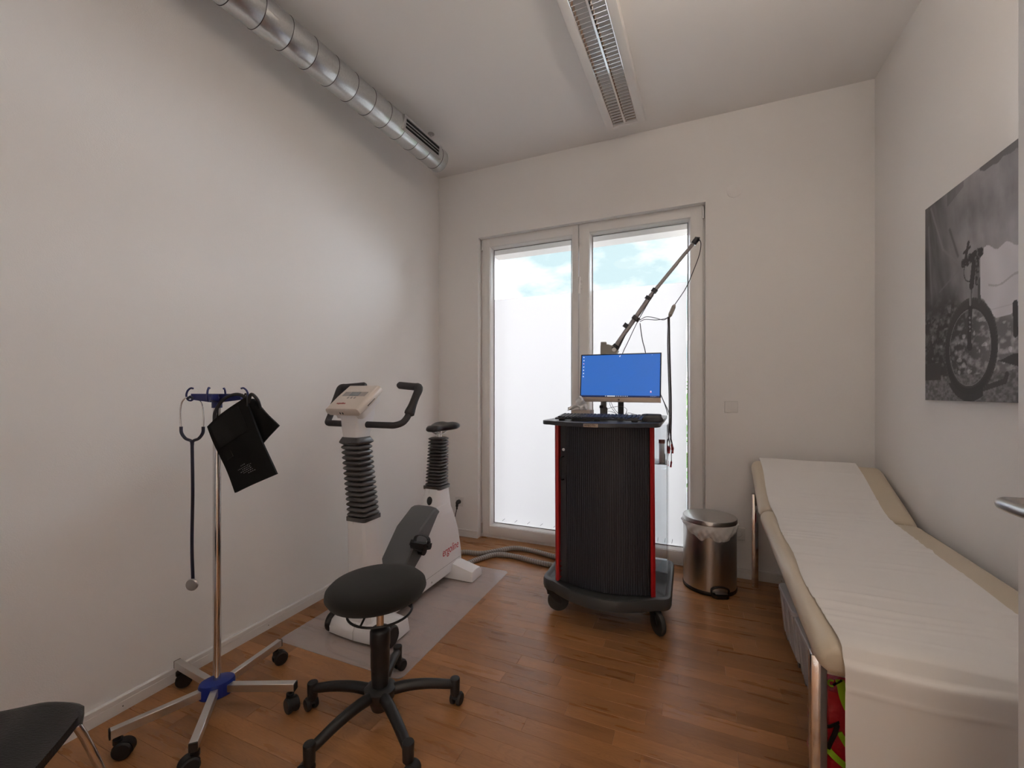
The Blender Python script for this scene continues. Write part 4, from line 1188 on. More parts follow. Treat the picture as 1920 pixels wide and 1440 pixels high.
# ------------------------------------------------------------------ stethoscope
hookL = Matrix.Translation((TX, TY, 0)) @ TH @ Vector((-0.117, 0, 1.223))
ste = thing('stethoscope', 'navy stethoscope with chrome ear tubes hanging from the stand hook', 'stethoscope', (hookL.x, hookL.y, 0.48))
ex = Vector((math.cos(YAW), math.sin(YAW), 0))
def sp(du, z, dy=0.0): return Vector((hookL.x, hookL.y, 0)) + ex * du + Vector((0, 0, z)) + Vector((_s, -_c, 0)) * dy
cpt = 0.010
for s in (-1, 1):
    g = G(); g.tube(cr([sp(cpt + s * 0.004, 1.231, 0.006), sp(cpt + s * 0.022, 1.228, 0.007), sp(cpt + s * 0.040, 1.205, 0.004), sp(cpt + s * 0.046, 1.160, 0.002), sp(cpt + s * 0.044, 1.105)], 6), 0.0030, 8); part('ear_tube', g, 'chrome', ste, 60)
    g = G(); g.tube(cr([sp(cpt + s * 0.044, 1.115), sp(cpt + s * 0.042, 1.09), sp(cpt + s * 0.026, 1.068), sp(cpt + s * 0.004, 1.058), sp(cpt, 1.040)], 6), 0.0058, 10); part('yoke_tube', g, 'navy_tube', ste, 60)
g = G(); g.tube([sp(cpt - 0.012, 1.2265, 0.008), sp(cpt, 1.233, 0.010), sp(cpt + 0.012, 1.2265, 0.008)], [0.005, 0.006, 0.005], 10); part('ear_tip', g, 'navy_tube', ste, 60)
g = G(); g.tube(cr([sp(cpt, 1.062), sp(cpt, 1.03), sp(cpt + 0.002, 0.85), sp(cpt - 0.001, 0.65), sp(cpt + 0.003, 0.505)], 5), [0.0085] * 3 + [0.0058] * 18, 10); part('tube', g, 'navy_tube', ste, 60)
Tc = frame(sp(cpt + 0.004, 0.492, 0.004), ex, Vector((0, 0, 1)))
g = G(); g.lathe([(0.003, -0.010), (0.014, -0.010), (0.014, -0.004), (0.0225, -0.002), (0.0235, 0.004), (0.021, 0.008), (0.003, 0.009)], 28, Tc); part('chest_piece', g, 'steel', ste)

# ------------------------------------------------------------------ blood pressure cuff
cuff = thing('blood_pressure_cuff', 'black blood pressure cuff with rubber tubes hanging from the stand hook', 'cuff', at_t(450, 924, 1.6))
def quad_slab(c4, th, bulge, nu=10, nv=14):
    """c4: corners (u,v px, depth) a,b,c,d in order round the sheet"""
    P = [at_t(u, v, t) for u, v, t in c4]
    nrm = (P[1] - P[0]).cross(P[3] - P[0]).normalized()
    if nrm.y > 0: nrm = -nrm
    def fn(a, b):
        p = (P[0] * (1 - a) + P[1] * a) * (1 - b) + (P[3] * (1 - a) + P[2] * a) * b
        return p + nrm * (bulge * math.sin(PI * a) * (0.6 + 0.4 * math.sin(PI * b)) + 0.004 * math.sin(7 * b + 4 * a))
    g = G(); g.slab(fn, nu, nv, -nrm * th); return g, fn, nrm
g, fn, nr = quad_slab([(388, 800, 1.585), (457, 746, 1.600), (517, 889, 1.575), (441, 924, 1.555)], 0.012, 0.014)
p1 = part('cuff_front', g, 'cuff', cuff, 50)
g = G()
def vel(a, b): return fn(0.10 + 0.72 * a, 0.04 + 0.34 * b) + nr * 0.0022
g.slab(vel, 6, 6, -nr * 0.003); part('hook_patch', g, 'cuff_dark', p1)
g = G(); g.slab(lambda a, b: fn(0.14 + 0.17 * a, 0.475 + 0.085 * b) + nr * 0.002, 3, 3, -nr * 0.003); part('index_patch', g, 'cuff_dark', p1)
g = G()
for k, (b, a0, a1) in enumerate([(0.725, 0.40, 0.50), (0.755, 0.30, 0.62), (0.778, 0.40, 0.62), (0.80, 0.34, 0.60), (0.823, 0.40, 0.64), (0.848, 0.50, 0.66)]):
    x = a0
    while x < a1:
        w = random.uniform(0.012, 0.035)
        A = [fn(x, b), fn(x + w, b), fn(x + w, b + 0.005), fn(x, b + 0.005)]
        g.add([q + nr * 0.0015 for q in A] + [q + nr * 0.0010 for q in A], [(0, 1, 2, 3), (7, 6, 5, 4), (0, 4, 5, 1), (1, 5, 6, 2), (2, 6, 7, 3), (3, 7, 4, 0)])
        x += w + 0.022
pr_ = part('printed_text', g, 'print_white', p1, 0); pr_['kind'] = 'stuff'
g, fn2, nr2 = quad_slab([(457, 746, 1.625), (474, 748, 1.630), (522, 799, 1.650), (488, 838, 1.640)], 0.012, 0.010)
part('cuff_back', g, 'cuff', cuff, 50)
g = G(); g.tube(cr([at_t(402, 790, 1.60), at_t(404, 772, 1.60), at_t(418, 750, 1.605), at_t(438, 740, 1.61), at_t(455, 742, 1.615), at_t(468, 756, 1.625)], 6), 0.0062, 10); part('air_tube', g, 'black_rubber', cuff, 60)
g = G(); g.tube(cr([at_t(466, 757, 1.625), at_t(469, 742, 1.62), at_t(474, 740, 1.62), at_t(484, 752, 1.63), at_t(490, 775, 1.645), at_t(492, 786, 1.65)], 6), 0.0062, 10); part('air_tube', g, 'black_rubber', cuff, 60)
g = G(); g.tube(cr([at_t(456, 752, 1.612), at_t(460, 738, 1.615), at_t(463, 745, 1.60), at_t(463, 762, 1.60)], 6), 0.0028, 8); part('hanging_loop', g, 'black_rubber', cuff, 60)

# ------------------------------------------------------------------ chair in the near left corner
ca_ = math.atan2(0.66, 0.75)
CHX, CHY = -1.312, 0.443            # middle of the front edge
chair = thing('side_chair', 'black leather side chair with chrome tube legs, cut off at the left edge', 'chair', (CHX, CHY, 0), ca_)
# local: x forward, y left, front edge at x=0
g = G()
def seat_pt(a, b):                  # a: 0 back..1 front, b: 0..1 across
    x = -0.415 + 0.415 * a
    hw = 0.215 - 0.012 * (1 - a)
    rr = 0.055
    ex_ = max(0.0, (a - 0.87) / 0.13)
    hw -= rr * (1 - math.sqrt(max(0, 1 - ex_ ** 2)))
    eb = max(0.0, (0.10 - a) / 0.10)
    hw -= 0.03 * (1 - math.sqrt(max(0, 1 - eb ** 2)))
    y = (2 * b - 1) * hw
    z = 0.462 + 0.010 * (2 * b - 1) ** 2 - 0.010 * math.sin(PI * a) - 0.030 * sst(0.72, 1.0, a) + 0.02 * sst(0.12, 0.0, a)
    e = max(abs(2 * b - 1) - 0.86, 0) / 0.14
    z -= 0.012 * e * e
    return Vector((x, y, z))
g.slab(seat_pt, 26, 30, (0, 0, -0.022)); part('seat', g, 'leather', chair, 60, local=True)
g = G()
def back_pt(a, b):
    z = 0.55 + 0.30 * a
    return Vector((-0.445 - 0.05 * a - 0.025 * (1 - (2 * b - 1) ** 2), (2 * b - 1) * (0.20 - 0.03 * a * a), z))
g.slab(back_pt, 10, 12, (-0.018, 0, 0)); part('backrest', g, 'leather', chair, 60, local=True)
for s in (-1, 1):
    g = G(); g.tube(cr([(-0.10, s * 0.155, 0.400), (-0.035, s * 0.166, 0.398), (-0.008, s * 0.176, 0.372), (0.085, s * 0.225, 0.0)], 6), 0.0095, 12); part('leg', g, 'chrome', chair, 60, local=True)
    g = G(); g.tube(cr([(-0.36, s * 0.155, 0.400), (-0.40, s * 0.18, 0.38), (-0.435, s * 0.19, 0.0)], 6), 0.0095, 12); part('leg', g, 'chrome', chair, 60, local=True)
    g = G(); g.tube(cr([(-0.36, s * 0.150, 0.402), (-0.44, s * 0.160, 0.45), (-0.475, s * 0.165, 0.60), (-0.49, s * 0.15, 0.70)], 6), 0.009, 12); part('back_post', g, 'chrome', chair, 60, local=True)
g = G(); g.tube([(-0.10, -0.155, 0.402), (-0.10, 0.155, 0.402)], 0.009, 10); g.tube([(-0.36, -0.155, 0.402), (-0.36, 0.155, 0.402)], 0.009, 10)
for xx in (-0.10, -0.30): g.cyl((xx, 0.08, 0.402), (xx, 0.08, 0.436), 0.008, 8); g.cyl((xx, -0.08, 0.402), (xx, -0.08, 0.436), 0.008, 8)
for s in (-1, 1): g.tube([(-0.10, s * 0.08, 0.402), (-0.36, s * 0.08, 0.402)], 0.009, 10)
part('seat_frame', g, 'chrome', chair, local=True)

# ------------------------------------------------------------------ computer cart
KX = -0.427
cart = thing('computer_cart', 'red and black wheeled equipment cart with tambour door in front of the window', 'cart', (KX, 2.50, 0))
def bow_outline(hw, yf, yb, bow, r, n=14, seg=5, br=None):
    """plan outline: bowed front towards the room, rounded corners (counter-clockwise from front left)"""
    P = []
    br = br or r
    # front, left to right
    for i in range(n + 1):
        t = -1 + 2 * i / n
        x = t * (hw - r)
        P.append((KX + x, yf - bow * (1 - (x / hw) ** 2)))
    yc = P[-1][1]
    for i in range(1, seg + 1):
        a = -PI / 2 + PI / 2 * i / seg
        P.append((KX + hw - r + r * math.cos(a), yc + r + r * math.sin(a)))
    for i in range(seg + 1):
        a = PI / 2 * i / seg
        P.append((KX + hw - br + br * math.cos(a), yb - br + br * math.sin(a)))
    for i in range(seg + 1):
        a = PI / 2 + PI / 2 * i / seg
        P.append((KX - hw + br + br * math.cos(a), yb - br + br * math.sin(a)))
    for i in range(seg):
        a = PI + PI / 2 * i / seg
        P.append((KX - hw + r + r * math.cos(a), yc + r + r * math.sin(a)))
    return P
g = G()
def bo(off, z): return [(x, y, z) for x, y in bow_outline(0.348 - off, 2.328 + off, 2.855 - off, 0.175, 0.070 - off * 0.6)]
g.loft([bo(0.02, 0.128), bo(0.003, 0.133), bo(0.0, 0.145), bo(0.0, 0.180), bo(0.004, 0.190), bo(0.012, 0.193), bo(0.022, 0.190), bo(0.032, 0.180), bo(0.12, 0.180)])
part('base_tray', g, 'cart_base', cart, 40)
# casters: single wheel in a fork
def cart_caster(x, y, ang):
    T = Matrix.Translation((x, y, 0)) @ Matrix.Rotation(ang, 4, 'Z')
    g = G()
    g.cyl((0, 0, 0.105), (0, 0, 0.135), 0.030, 20, T); g.cyl((0, 0, 0.122), (0, 0, 0.134), 0.036, 20, T)
    for s in (-1, 1):
        g.loft([[(px, s * 0.020 + q, pz) for px, pz in ((0.025, 0.112), (-0.022, 0.062), (-0.050, 0.050), (-0.058, 0.066), (-0.030, 0.112))] for q in (-0.0025, 0.0025)], T=T)
    g.box((-0.036, -0.021, 0.098), (0.026, 0.021, 0.112), 0.003, T=T)
    c = part('caster', g, 'black_plastic', cart)
    g = G(); g.lathe([(0.01, -0.012), (0.045, -0.012), (0.049, -0.009), (0.049, 0.009), (0.045, 0.012), (0.01, 0.012)], 28, T @ Matrix.Translation((-0.036, 0, 0.060)) @ Matrix.Rotation(PI / 2, 4, 'X')); part('wheel', g, 'black_plastic', c)
    g = G(); R = [(0.048, -0.0125), (0.056, -0.012), (0.060, -0.006), (0.060, 0.006), (0.056, 0.012), (0.048, 0.0125)]
    g.lathe(R, 32, T @ Matrix.Translation((-0.036, 0, 0.060)) @ Matrix.Rotation(PI / 2, 4, 'X')); part('tyre', g, 'tyre_grey', c)
cart_caster(-0.722, 2.318, 0.29 + PI)
cart_caster(-0.164, 2.322, 2.2)
cart_caster(KX - 0.265, 2.79, 1.9)
cart_caster(KX + 0.265, 2.79, 0.4)
# red side panels, slightly bowed outwards
CZ0, CZ1 = 0.182, 1.078
for s in (-1, 1):
    g = G(); rings = []
    for i in range(9):
        t = i / 8; z = CZ0 + (CZ1 - CZ0) * t
        yf = 2.272 + (0.028 * (1 - t) if s > 0 else 0.026 * (1 - t))
        xo = KX + s * (0.267 + 0.004 * (1 - t))
        xi = xo - s * 0.022
        xr = KX + s * 0.196
        rings.append([(xo, yf + 0.012, z), (xo - s * 0.010, yf, z), (xi, yf + 0.004, z), (xr - s * 0.022, 2.80, z), (xr, 2.80, z)])
    g.loft(rings); part('side_panel', g, 'red_panel', cart, 30)
# tambour door: bowed slatted shutter
def ty(x, z):                       # front surface of the shutter
    t = (z - CZ0) / (CZ1 - CZ0)
    return 2.292 + 0.026 * (1 - t) - 0.070 * (1 - ((x - KX) / 0.25) ** 2)
g = G(); nsl = 38; x0, x1 = KX - 0.196, KX + 0.243
cross = []
for k in range(nsl):
    a = x0 + (x1 - x0) * k / nsl; b = x0 + (x1 - x0) * (k + 1) / nsl; w = b - a
    cross += [(a + 0.0005, 0.0035), (a + 0.0016, 0.0004), (a + w * 0.5, 0.0), (b - 0.0016, 0.0004), (b - 0.0005, 0.0035)]
rings = []
for z in (CZ0 + 0.003, CZ0 + 0.3, CZ0 + 0.6, CZ1 - 0.002):
    rings.append([(x, ty(x, z) + d, z) for x, d in cross] + [(x1, ty(x1, z) + 0.012, z), (x0, ty(x0, z) + 0.012, z)])
g.loft(rings); tam = part('tambour_door', g, 'tambour', cart, 20)
g = G()
xa, xb = KX - 0.235, KX - 0.197
g.loft([[(xa, ty(xa, z) - 0.002, z), (xb, ty(xb, z) - 0.002, z), (xb, ty(xb, z) + 0.014, z), (xa, ty(xa, z) + 0.014, z)] for z in (CZ0 + 0.003, CZ0 + 0.3, CZ0 + 0.6, CZ1 - 0.002)])
part('door_rail', g, 'anthracite', cart, 20)
g = G(); z = 0.932; xk = KX - 0.213; yk = ty(xk, z) - 0.002
g.cyl((xk, yk + 0.002, z), (xk, yk - 0.004, z), 0.0085, 20); g.cyl((xk, yk - 0.003, z), (xk, yk - 0.006, z), 0.0055, 16); part('lock', g, 'chrome', cart)
g = G(); xh = KX - 0.222
hp_ = cr([(xh + 0.010, ty(xh, 0.89) + 0.0, 0.892), (xh, ty(xh, 0.89) - 0.024, 0.890), (xh - 0.003, ty(xh, 0.86) - 0.030, 0.868), (xh - 0.003, ty(xh, 0.80) - 0.030, 0.790), (xh, ty(xh, 0.77) - 0.024, 0.766), (xh + 0.010, ty(xh, 0.765) + 0.0, 0.764)], 5)
g.tube(hp_, 0.0048, 10); part('door_handle', g, 'black_plastic', cart, 60)
# perforated inner strip left of the door
g = G()
holes = [0.20, 0.235, 0.26, 0.29, 0.885, 0.915, 1.055]
zz = CZ0
for hz in holes + [CZ1 + 0.01]:
    if hz - 0.005 > zz: g.box((KX - 0.245, 2.318, zz), (KX - 0.232, 2.321, min(hz - 0.005, CZ1)))
    zz = hz + 0.005
part('perforated_strip', g, 'anthracite', cart)
g = G(); g.box((KX - 0.174, 2.79, CZ0), (KX + 0.174, 2.796, CZ1)); part('rear_panel', g, 'anthracite', cart)
for z in (0.45, 0.75):
    g = G(); g.prism([(KX - 0.238, 2.34), (KX + 0.238, 2.34), (KX + 0.178, 2.78), (KX - 0.178, 2.78)], z, z + 0.012); part('shelf', g, 'anthracite', cart)
# table top
TZ = 1.100
g = G()
def to(off, z): return [(x, y, z) for x, y in bow_outline(0.302 - off, 2.178 + off, 2.940 - off, 0.135, 0.045, br=0.03)]
g.loft([to(0.002, TZ - 0.021), to(0.0, TZ - 0.019), to(0.0, TZ - 0.0015), to(0.0015, TZ)])
part('table_top', g, 'tabletop', cart, 30)
# maker's plate
bx = KX - 0.012
g = G(); g.box((bx - 0.036, 2.040, TZ - 0.0195), (bx + 0.036, 2.044, TZ - 0.0035), 0.0015); badge = part('badge', g, 'chin', cart)
part('badge_lettering', text_geo('AMEDTEC', 0.0135, frame((bx, 2.0397, TZ - 0.0115), (1, 0, 0), (0, 0, 1)), 0.0003, 0.0, 1.05), 'print_black', badge, 0, fix=False)
# clear acrylic pocket on the right flank
ax0, ax1, ay0, ay1 = KX + 0.232, KX + 0.318, 2.56, 2.78
g = G(); g.box((ax1 - 0.003, ay0, 0.215), (ax1, ay1, 1.065)); g.box((ax0, ay0, 0.215), (ax1 - 0.003, ay0 + 0.003, 1.065)); g.box((ax0, ay1 - 0.003, 0.215), (ax1 - 0.003, ay1, 1.065)); g.box((ax0, ay0 + 0.003, 0.215), (ax1 - 0.003, ay1 - 0.003, 0.218))
part('acrylic_pocket', g, 'acrylic', cart, 0)
g = G(); g.tube([(KX - 0.270, 2.60, 0.80), (KX - 0.278, 2.58, 0.72)], 0.003, 6)
g.tube(cr([(KX - 0.270, 2.58, 0.88), (KX - 0.283, 2.56, 0.80), (KX - 0.275, 2.56, 0.70), (KX - 0.298, 2.56, 0.58), (KX - 0.312, 2.56, 0.46), (KX - 0.302, 2.56, 0.36), (KX - 0.272, 2.56, 0.27)], 6), 0.0028, 8); part('side_cable', g, 'cable', cart)
# things in the pocket
ptop = 0.985
g = G(); g.box((ax0 + 0.001, ay0 + 0.004, 0.835), (ax1 - 0.004, ay1 - 0.004, 0.838)); part('pocket_shelf', g, 'acrylic', cart, 0)
t = thing('electrode_tube', 'clear electrode tube with red cap in the acrylic pocket of the cart', 'tube', (KX + 0.285, 2.62, 0.838))
g = G(); g.lathe([(0.008, 0.838), (0.0155, 0.840), (0.0155, 0.952), (0.012, 0.955)], 18, Matrix.Translation((KX + 0.285, 2.62, 0))); part('tube_body', g, 'boxplastic', t)
g = G(); g.lathe([(0.010, 0.950), (0.0175, 0.952), (0.0175, 0.972), (0.006, 0.973)], 18, Matrix.Translation((KX + 0.285, 2.62, 0))); part('cap', g, 'lead_red', t)
t2 = thing('contact_spray', 'tiny bottle with dark cap standing in the acrylic pocket', 'bottle', (KX + 0.285, 2.70, 0.838))
g = G(); g.lathe([(0.010, 0.838), (0.016, 0.840), (0.016, 0.875), (0.010, 0.885)], 18, Matrix.Translation((KX + 0.285, 2.70, 0))); part('bottle', g, 'cable_grey', t2)
g = G(); g.lathe([(0.009, 0.884), (0.011, 0.886), (0.010, 0.905), (0.004, 0.907)], 18, Matrix.Translation((KX + 0.285, 2.70, 0))); part('cap', g, 'cable', t2)

# ------------------------------------------------------------------ monitor
MY = 2.62
mon = thing('monitor', 'flat screen monitor with a blue desktop on the cart top', 'monitor', (-0.393, MY + 0.03, TZ))
tlt = math.radians(-6)
TM = Matrix.Translation((-0.3905, MY, 1.192)) @ Matrix.Rotation(math.radians(-0.6), 4, 'Z') @ Matrix.Rotation(tlt, 4, 'X') @ Matrix.Rotation(math.radians(0.4), 4, 'Y')
MWd, MHt, chin_h = 0.486, 0.300, 0.028
g = G(); g.box((-MWd / 2, 0.0, chin_h), (MWd / 2, 0.012, MHt), 0.002, T=TM); g.box((-MWd * 0.36, 0.010, 0.03), (MWd * 0.36, 0.034, MHt * 0.72), 0.010, T=TM); part('casing', g, 'bezel', mon)
g = G(); g.box((-MWd / 2, -0.002, 0.0), (MWd / 2, 0.014, chin_h + 0.001), 0.0015, T=TM); chin = part('chin', g, 'chin', mon)
g = G(); g.lathe([(0.006, 0), (0.006, 0.0006), (0.001, 0.0006)], 20, TM @ Matrix.Translation((0, -0.0022, chin_h * 0.48)) @ Matrix.Rotation(PI / 2, 4, 'X')); part('badge', g, 'print_black', chin)
part('badge_lettering', text_geo('hp', 0.008, TM @ Matrix.Translation((0, -0.0030, chin_h * 0.48)) @ Matrix.Rotation(PI / 2, 4, 'X'), 0.0002, 0.25), 'chin', chin, 0, fix=False)
g = G(); sx0, sx1, sz0, sz1 = -MWd / 2 + 0.007, MWd / 2 - 0.007, chin_h + 0.004, MHt - 0.007
g.box((sx0, -0.0006, sz0), (sx1, 0.002, sz1), T=TM); scr = part('screen', g, 'screen', mon, 0)
g = G(); g.box((sx0, -0.0010, sz0), (sx1, 0.001, sz0 + 0.0085), T=TM); part('taskbar', g, 'screen_bar', scr, 0)
ic = G(); ip = G()
def icon(G_, x, z, s): G_.box((x - s, -0.0013, z - s), (x + s, -0.0008, z + s), T=TM)
for k in range(7):
    zk = sz1 - 0.012 - k * 0.0205
    icon(ip if k == 2 else ic, sx0 + 0.012, zk, 0.0030)
    icon(ic, sx0 + 0.0105 + 0.003 * (k % 2), zk + 0.002, 0.0022)
icon(ic, 0.0, sz1 - 0.010, 0.0028); icon(ic, 0.003, sz1 - 0.006, 0.0018); icon(ic, 0.190, sz1 - 0.006, 0.0012)
icon(ip, sx1 - 0.050, sz0 + 0.030, 0.0038); icon(ic, sx1 - 0.050, sz0 + 0.034, 0.0036)
ic.box((-0.072, -0.0015, sz0 + 0.0015), (-0.022, -0.0009, sz0 + 0.0068), T=TM); icon(ic, -0.081, sz0 + 0.0042, 0.0024)
for k in range(7): icon(ic, -0.012 + k * 0.0105, sz0 + 0.0042, 0.0021)
for k in range(5): icon(ic, sx1 - 0.050 + k * 0.007, sz0 + 0.0042, 0.0011)
o = part('desktop_icons', ic, 'screen_icon', scr, 0); o['kind'] = 'stuff'
o = part('desktop_icons', ip, 'screen_pink', scr, 0); o['kind'] = 'stuff'
g = G(); g.box((-0.400, MY + 0.030, TZ + 0.008), (-0.366, MY + 0.045, 1.40), 0.004); part('stand_neck', g, 'anthracite', mon)
g = G(); g.prism(rrect(-0.383, MY + 0.05, 0.21, 0.17, 0.02), TZ, TZ + 0.008); part('stand_foot', g, 'anthracite', mon)

# ------------------------------------------------------------------ keyboard
kb = thing('keyboard', 'black computer keyboard on the front of the cart top', 'keyboard', (-0.440, 2.26, TZ), math.radians(0.5))
g = G()
g.loft([[(x, -0.070, 0.006), (x, -0.070, 0.014), (x, 0.075, 0.026), (x, 0.075, 0.012)] for x in (-0.224, -0.222, 0.222, 0.224)]); part('keyboard_body', g, 'black_plastic', kb, 30, local=True)
for sx in (-0.19, 0.0, 0.19):
    g = G(); g.box((sx - 0.015, -0.066, 0.0), (sx + 0.015, -0.050, 0.0075), 0.001); part('foot', g, 'black_rubber', kb, local=True)
g = G()
for r in range(6):
    yk = -0.058 + r * 0.0225
    if r == 5: yk += 0.004
    x = -0.214
    while x < 0.208:
        w = 0.0165
        if r == 0 and -0.10 < x < 0.0: w = 0.10
        if abs(x - 0.078) < 0.006 or abs(x - 0.142) < 0.006:
            x += 0.008; continue
        zb = 0.0145 + (yk + 0.07) / 0.145 * 0.012
        g.loft([[(x, yk, zb), (x + w, yk, zb), (x + w, yk + 0.0185, zb + 0.0015), (x, yk + 0.0185, zb + 0.0015)], [(x + 0.002, yk + 0.002, zb + 0.0065), (x + w - 0.002, yk + 0.002, zb + 0.0065), (x + w - 0.002, yk + 0.0155, zb + 0.008), (x + 0.002, yk + 0.0155, zb + 0.008)]])
        x += w + 0.0025
o = part('keys', g, 'keys', kb, 0, local=True); o['kind'] = 'stuff'

# ------------------------------------------------------------------ mouse and small device
def mouse_geo(L, W, Hh):
    g = G(); rings = []
    for i in range(11):
        t = i / 10; x = -L / 2 + L * t
        w = W / 2 * (0.55 + 0.45 * math.sin(PI * (0.12 + 0.76 * t))) * (0.7 if i in (0, 10) else 1)
        hh = Hh * (0.45 + 0.55 * math.sin(PI * (0.10 + 0.75 * t)) ** 0.8) * (0.6 if i in (0, 10) else 1)
        ring = [(x, -w, 0.001)]
        for k in range(9):
            a = PI - PI * k / 8
            ring.append((x, w * math.cos(a), 0.004 + (hh - 0.004) * math.sin(a) ** 0.7 if 0 < k < 8 else 0.006))
        ring.append((x, w, 0.001))
        rings.append(ring)
    g.loft(rings); return g
ms = thing('computer_mouse', 'dark grey computer mouse at the right front of the cart top', 'mouse', (-0.170, 2.290, TZ), math.radians(200))
part('mouse_shell', mouse_geo(0.105, 0.062, 0.038), 'anthracite', ms, 60, local=True)
g = G(); g.cyl((0.028, -0.005, 0.030), (0.028, 0.005, 0.030), 0.009, 14); part('scroll_wheel', g, 'black_rubber', ms, local=True)
dv = thing('recorder_box', 'small flat grey device lying behind the mouse', 'device', (-0.186, 2.50, TZ), math.radians(-8))
g = G(); g.box((-0.055, -0.035, 0.0), (0.045, 0.035, 0.028), 0.008, 3); part('device_case', g, 'anthracite', dv, local=True)
g = G(); g.box((-0.042, -0.022, 0.0275), (0.030, 0.022, 0.0295), 0.001); part('device_face', g, 'cable_grey', dv, local=True)

# ------------------------------------------------------------------ tissue box
tb = thing('tissue_box', 'low cardboard box with white tissues beside the monitor foot', 'tissue box', (-0.585, 2.50, TZ))
g = G(); bxx = (-0.640, -0.530); g.box((bxx[0], 2.44, TZ), (bxx[1], 2.56, TZ + 0.045), 0.002); part('carton', g, 'carton', tb)
rt = random.Random(11)
def crumple(cx, cy, z0, w, h, lean, seed):
    r_ = random.Random(seed); ph = [r_.uniform(0, 6) for _ in range(6)]
    def fn(a, b):
        ang = (a - 0.5) * 2
        x = cx + ang * w * (0.35 + 0.65 * b) + lean * b * b + 0.010 * math.sin(6 * a + 5 * b + ph[0])
        y = cy + 0.020 * math.sin(9 * a + ph[1]) * (0.3 + b) + 0.012 * math.sin(13 * b + ph[2])
        z = z0 + h * b * (0.75 + 0.25 * math.cos(ang * 2.2 + ph[3] * 0.2)) + 0.007 * math.sin(11 * a + ph[4])
        return Vector((x, y, z))
    g = G(); g.slab(fn, 16, 14, (0.0, 0.0012, 0.0)); return g
part('tissue', crumple(-0.575, 2.47, TZ + 0.044, 0.034, 0.088, -0.020, 4), 'tissue', tb, 70)
g = G()
def flop(a, b):
    x = -0.580 - 0.088 * b + 0.006 * math.sin(9 * a)
    return Vector((x, 2.455 + 0.06 * a + 0.006 * math.sin(7 * b), TZ + 0.050 + 0.016 * math.sin(PI * min(1, b * 1.1)) + 0.008 * math.sin(8 * a + 5 * b) * (0.4 + 0.6 * b)))
g.slab(flop, 10, 12, (0, 0, 0.004)); part('tissue', g, 'tissue', tb, 70)

# ------------------------------------------------------------------ thin cables under the screen
def wires(name, label, runs, m, r=0.0018):
    o = thing(name, label, 'cable', Vector(runs[0][0]))
    for run in runs:
        g = G(); g.tube(cr(run, 7), r, 6); part('wire', g, m, o, 60)
    return o
z_ = TZ + 0.0035
wires('monitor_cables', 'thin dark cables looping round the monitor foot', [
    [(-0.455, 2.69, 1.22), (-0.44, 2.66, 1.18), (-0.41, 2.62, 1.14), (-0.37, 2.56, 1.112)],
    [(-0.465, 2.70, 1.22), (-0.45, 2.66, 1.175), (-0.42, 2.61, 1.14), (-0.385, 2.56, 1.112)],
    [(-0.345, 2.55, 1.112), (-0.335, 2.56, 1.15), (-0.37, 2.56, 1.168), (-0.44, 2.57, 1.155), (-0.46, 2.56, 1.13), (-0.45, 2.53, 1.108)],
    [(-0.355, 2.52, 1.11), (-0.325, 2.51, 1.13), (-0.295, 2.50, 1.128), (-0.255, 2.49, 1.115), (-0.23, 2.48, z_)],
    [(-0.46, 2.56, 1.14), (-0.42, 2.55, 1.135), (-0.38, 2.54, 1.118)],
    [(-0.522, 2.53, 1.106), (-0.51, 2.53, 1.112), (-0.49, 2.53, 1.114), (-0.46, 2.52, 1.108)]], 'cable_grey', 0.0016)

# ------------------------------------------------------------------ lead arm
AY = 2.75
arm = thing('lead_stand', 'grey jointed stand holding the electrode leads behind the monitor', 'stand', (-0.503, AY, TZ))
def A(u, v, dy=0.0): return at_y(u, v, AY + dy)
g = G(); g.box((-0.522, AY - 0.017, TZ + 0.03), (-0.488, AY + 0.017, 1.578), 0.003); part('arm_post', g, 'tan', arm)
g = G(); g.lathe([(0.02, TZ), (0.030, TZ), (0.030, TZ + 0.004), (0.024, TZ + 0.008), (0.024, TZ + 0.05), (0.02, TZ + 0.055)], 20, Matrix.Translation((-0.505, AY, 0))); part('post_base', g, 'cable_grey', arm)
g = G(); g.box((-0.526, AY - 0.04, TZ + 0.050), (-0.505, AY - 0.022, TZ + 0.068), 0.003, T=None); part('clamp_screw', g, 'black_plastic', arm)
g = G(); K = [(-0.523, 1.500), (-0.523, 1.5565), (-0.488, 1.5595), (-0.470, 1.560), (-0.438, 1.545), (-0.410, 1.515), (-0.420, 1.500)]
g.loft([[(x, AY + q, z) for x, z in K] for q in (-0.020, 0.020)]); part('knuckle', g, 'tan', arm)
pA, pB, pC = A(1150, 655), A(1228, 545), A(1307, 448)
dAB = (pC - pA).normalized()
g = G(); g.tube([pA, pA + dAB * 0.035], [0.024, 0.018], 14); part('joint', g, 'bezel', arm)
g = G(); g.cyl(pA + Vector((0.008, -0.024, -0.004)), pA + Vector((0.008, -0.016, -0.004)), 0.013, 18); part('joint_cap', g, 'white_plastic', arm)
g = G(); g.cyl(pA, A(1222, 552), 0.0142, 16); part('lower_tube', g, 'arm', arm)
g = G(); g.cyl(A(1215, 560), pC, 0.0112, 16); part('upper_tube', g, 'arm', arm)
for (u, v, r, l) in ((1174, 611, 0.0185, 0.024), (1215, 559, 0.0185, 0.018), (1227, 545, 0.018, 0.020)):
    c = A(u, v); g = G(); g.cyl(c - dAB * l * 0.6, c + dAB * l * 0.6, r, 16); part('collar', g, 'anthracite', arm)
g = G(); g.cyl(pC - dAB * 0.035, pC + dAB * 0.004, 0.0165, 16); g.cyl(pC + Vector((-0.004, 0, 0.0)), pC + Vector((0.014, 0, -0.004)), 0.012, 14); part('end_cap', g, 'bezel', arm)
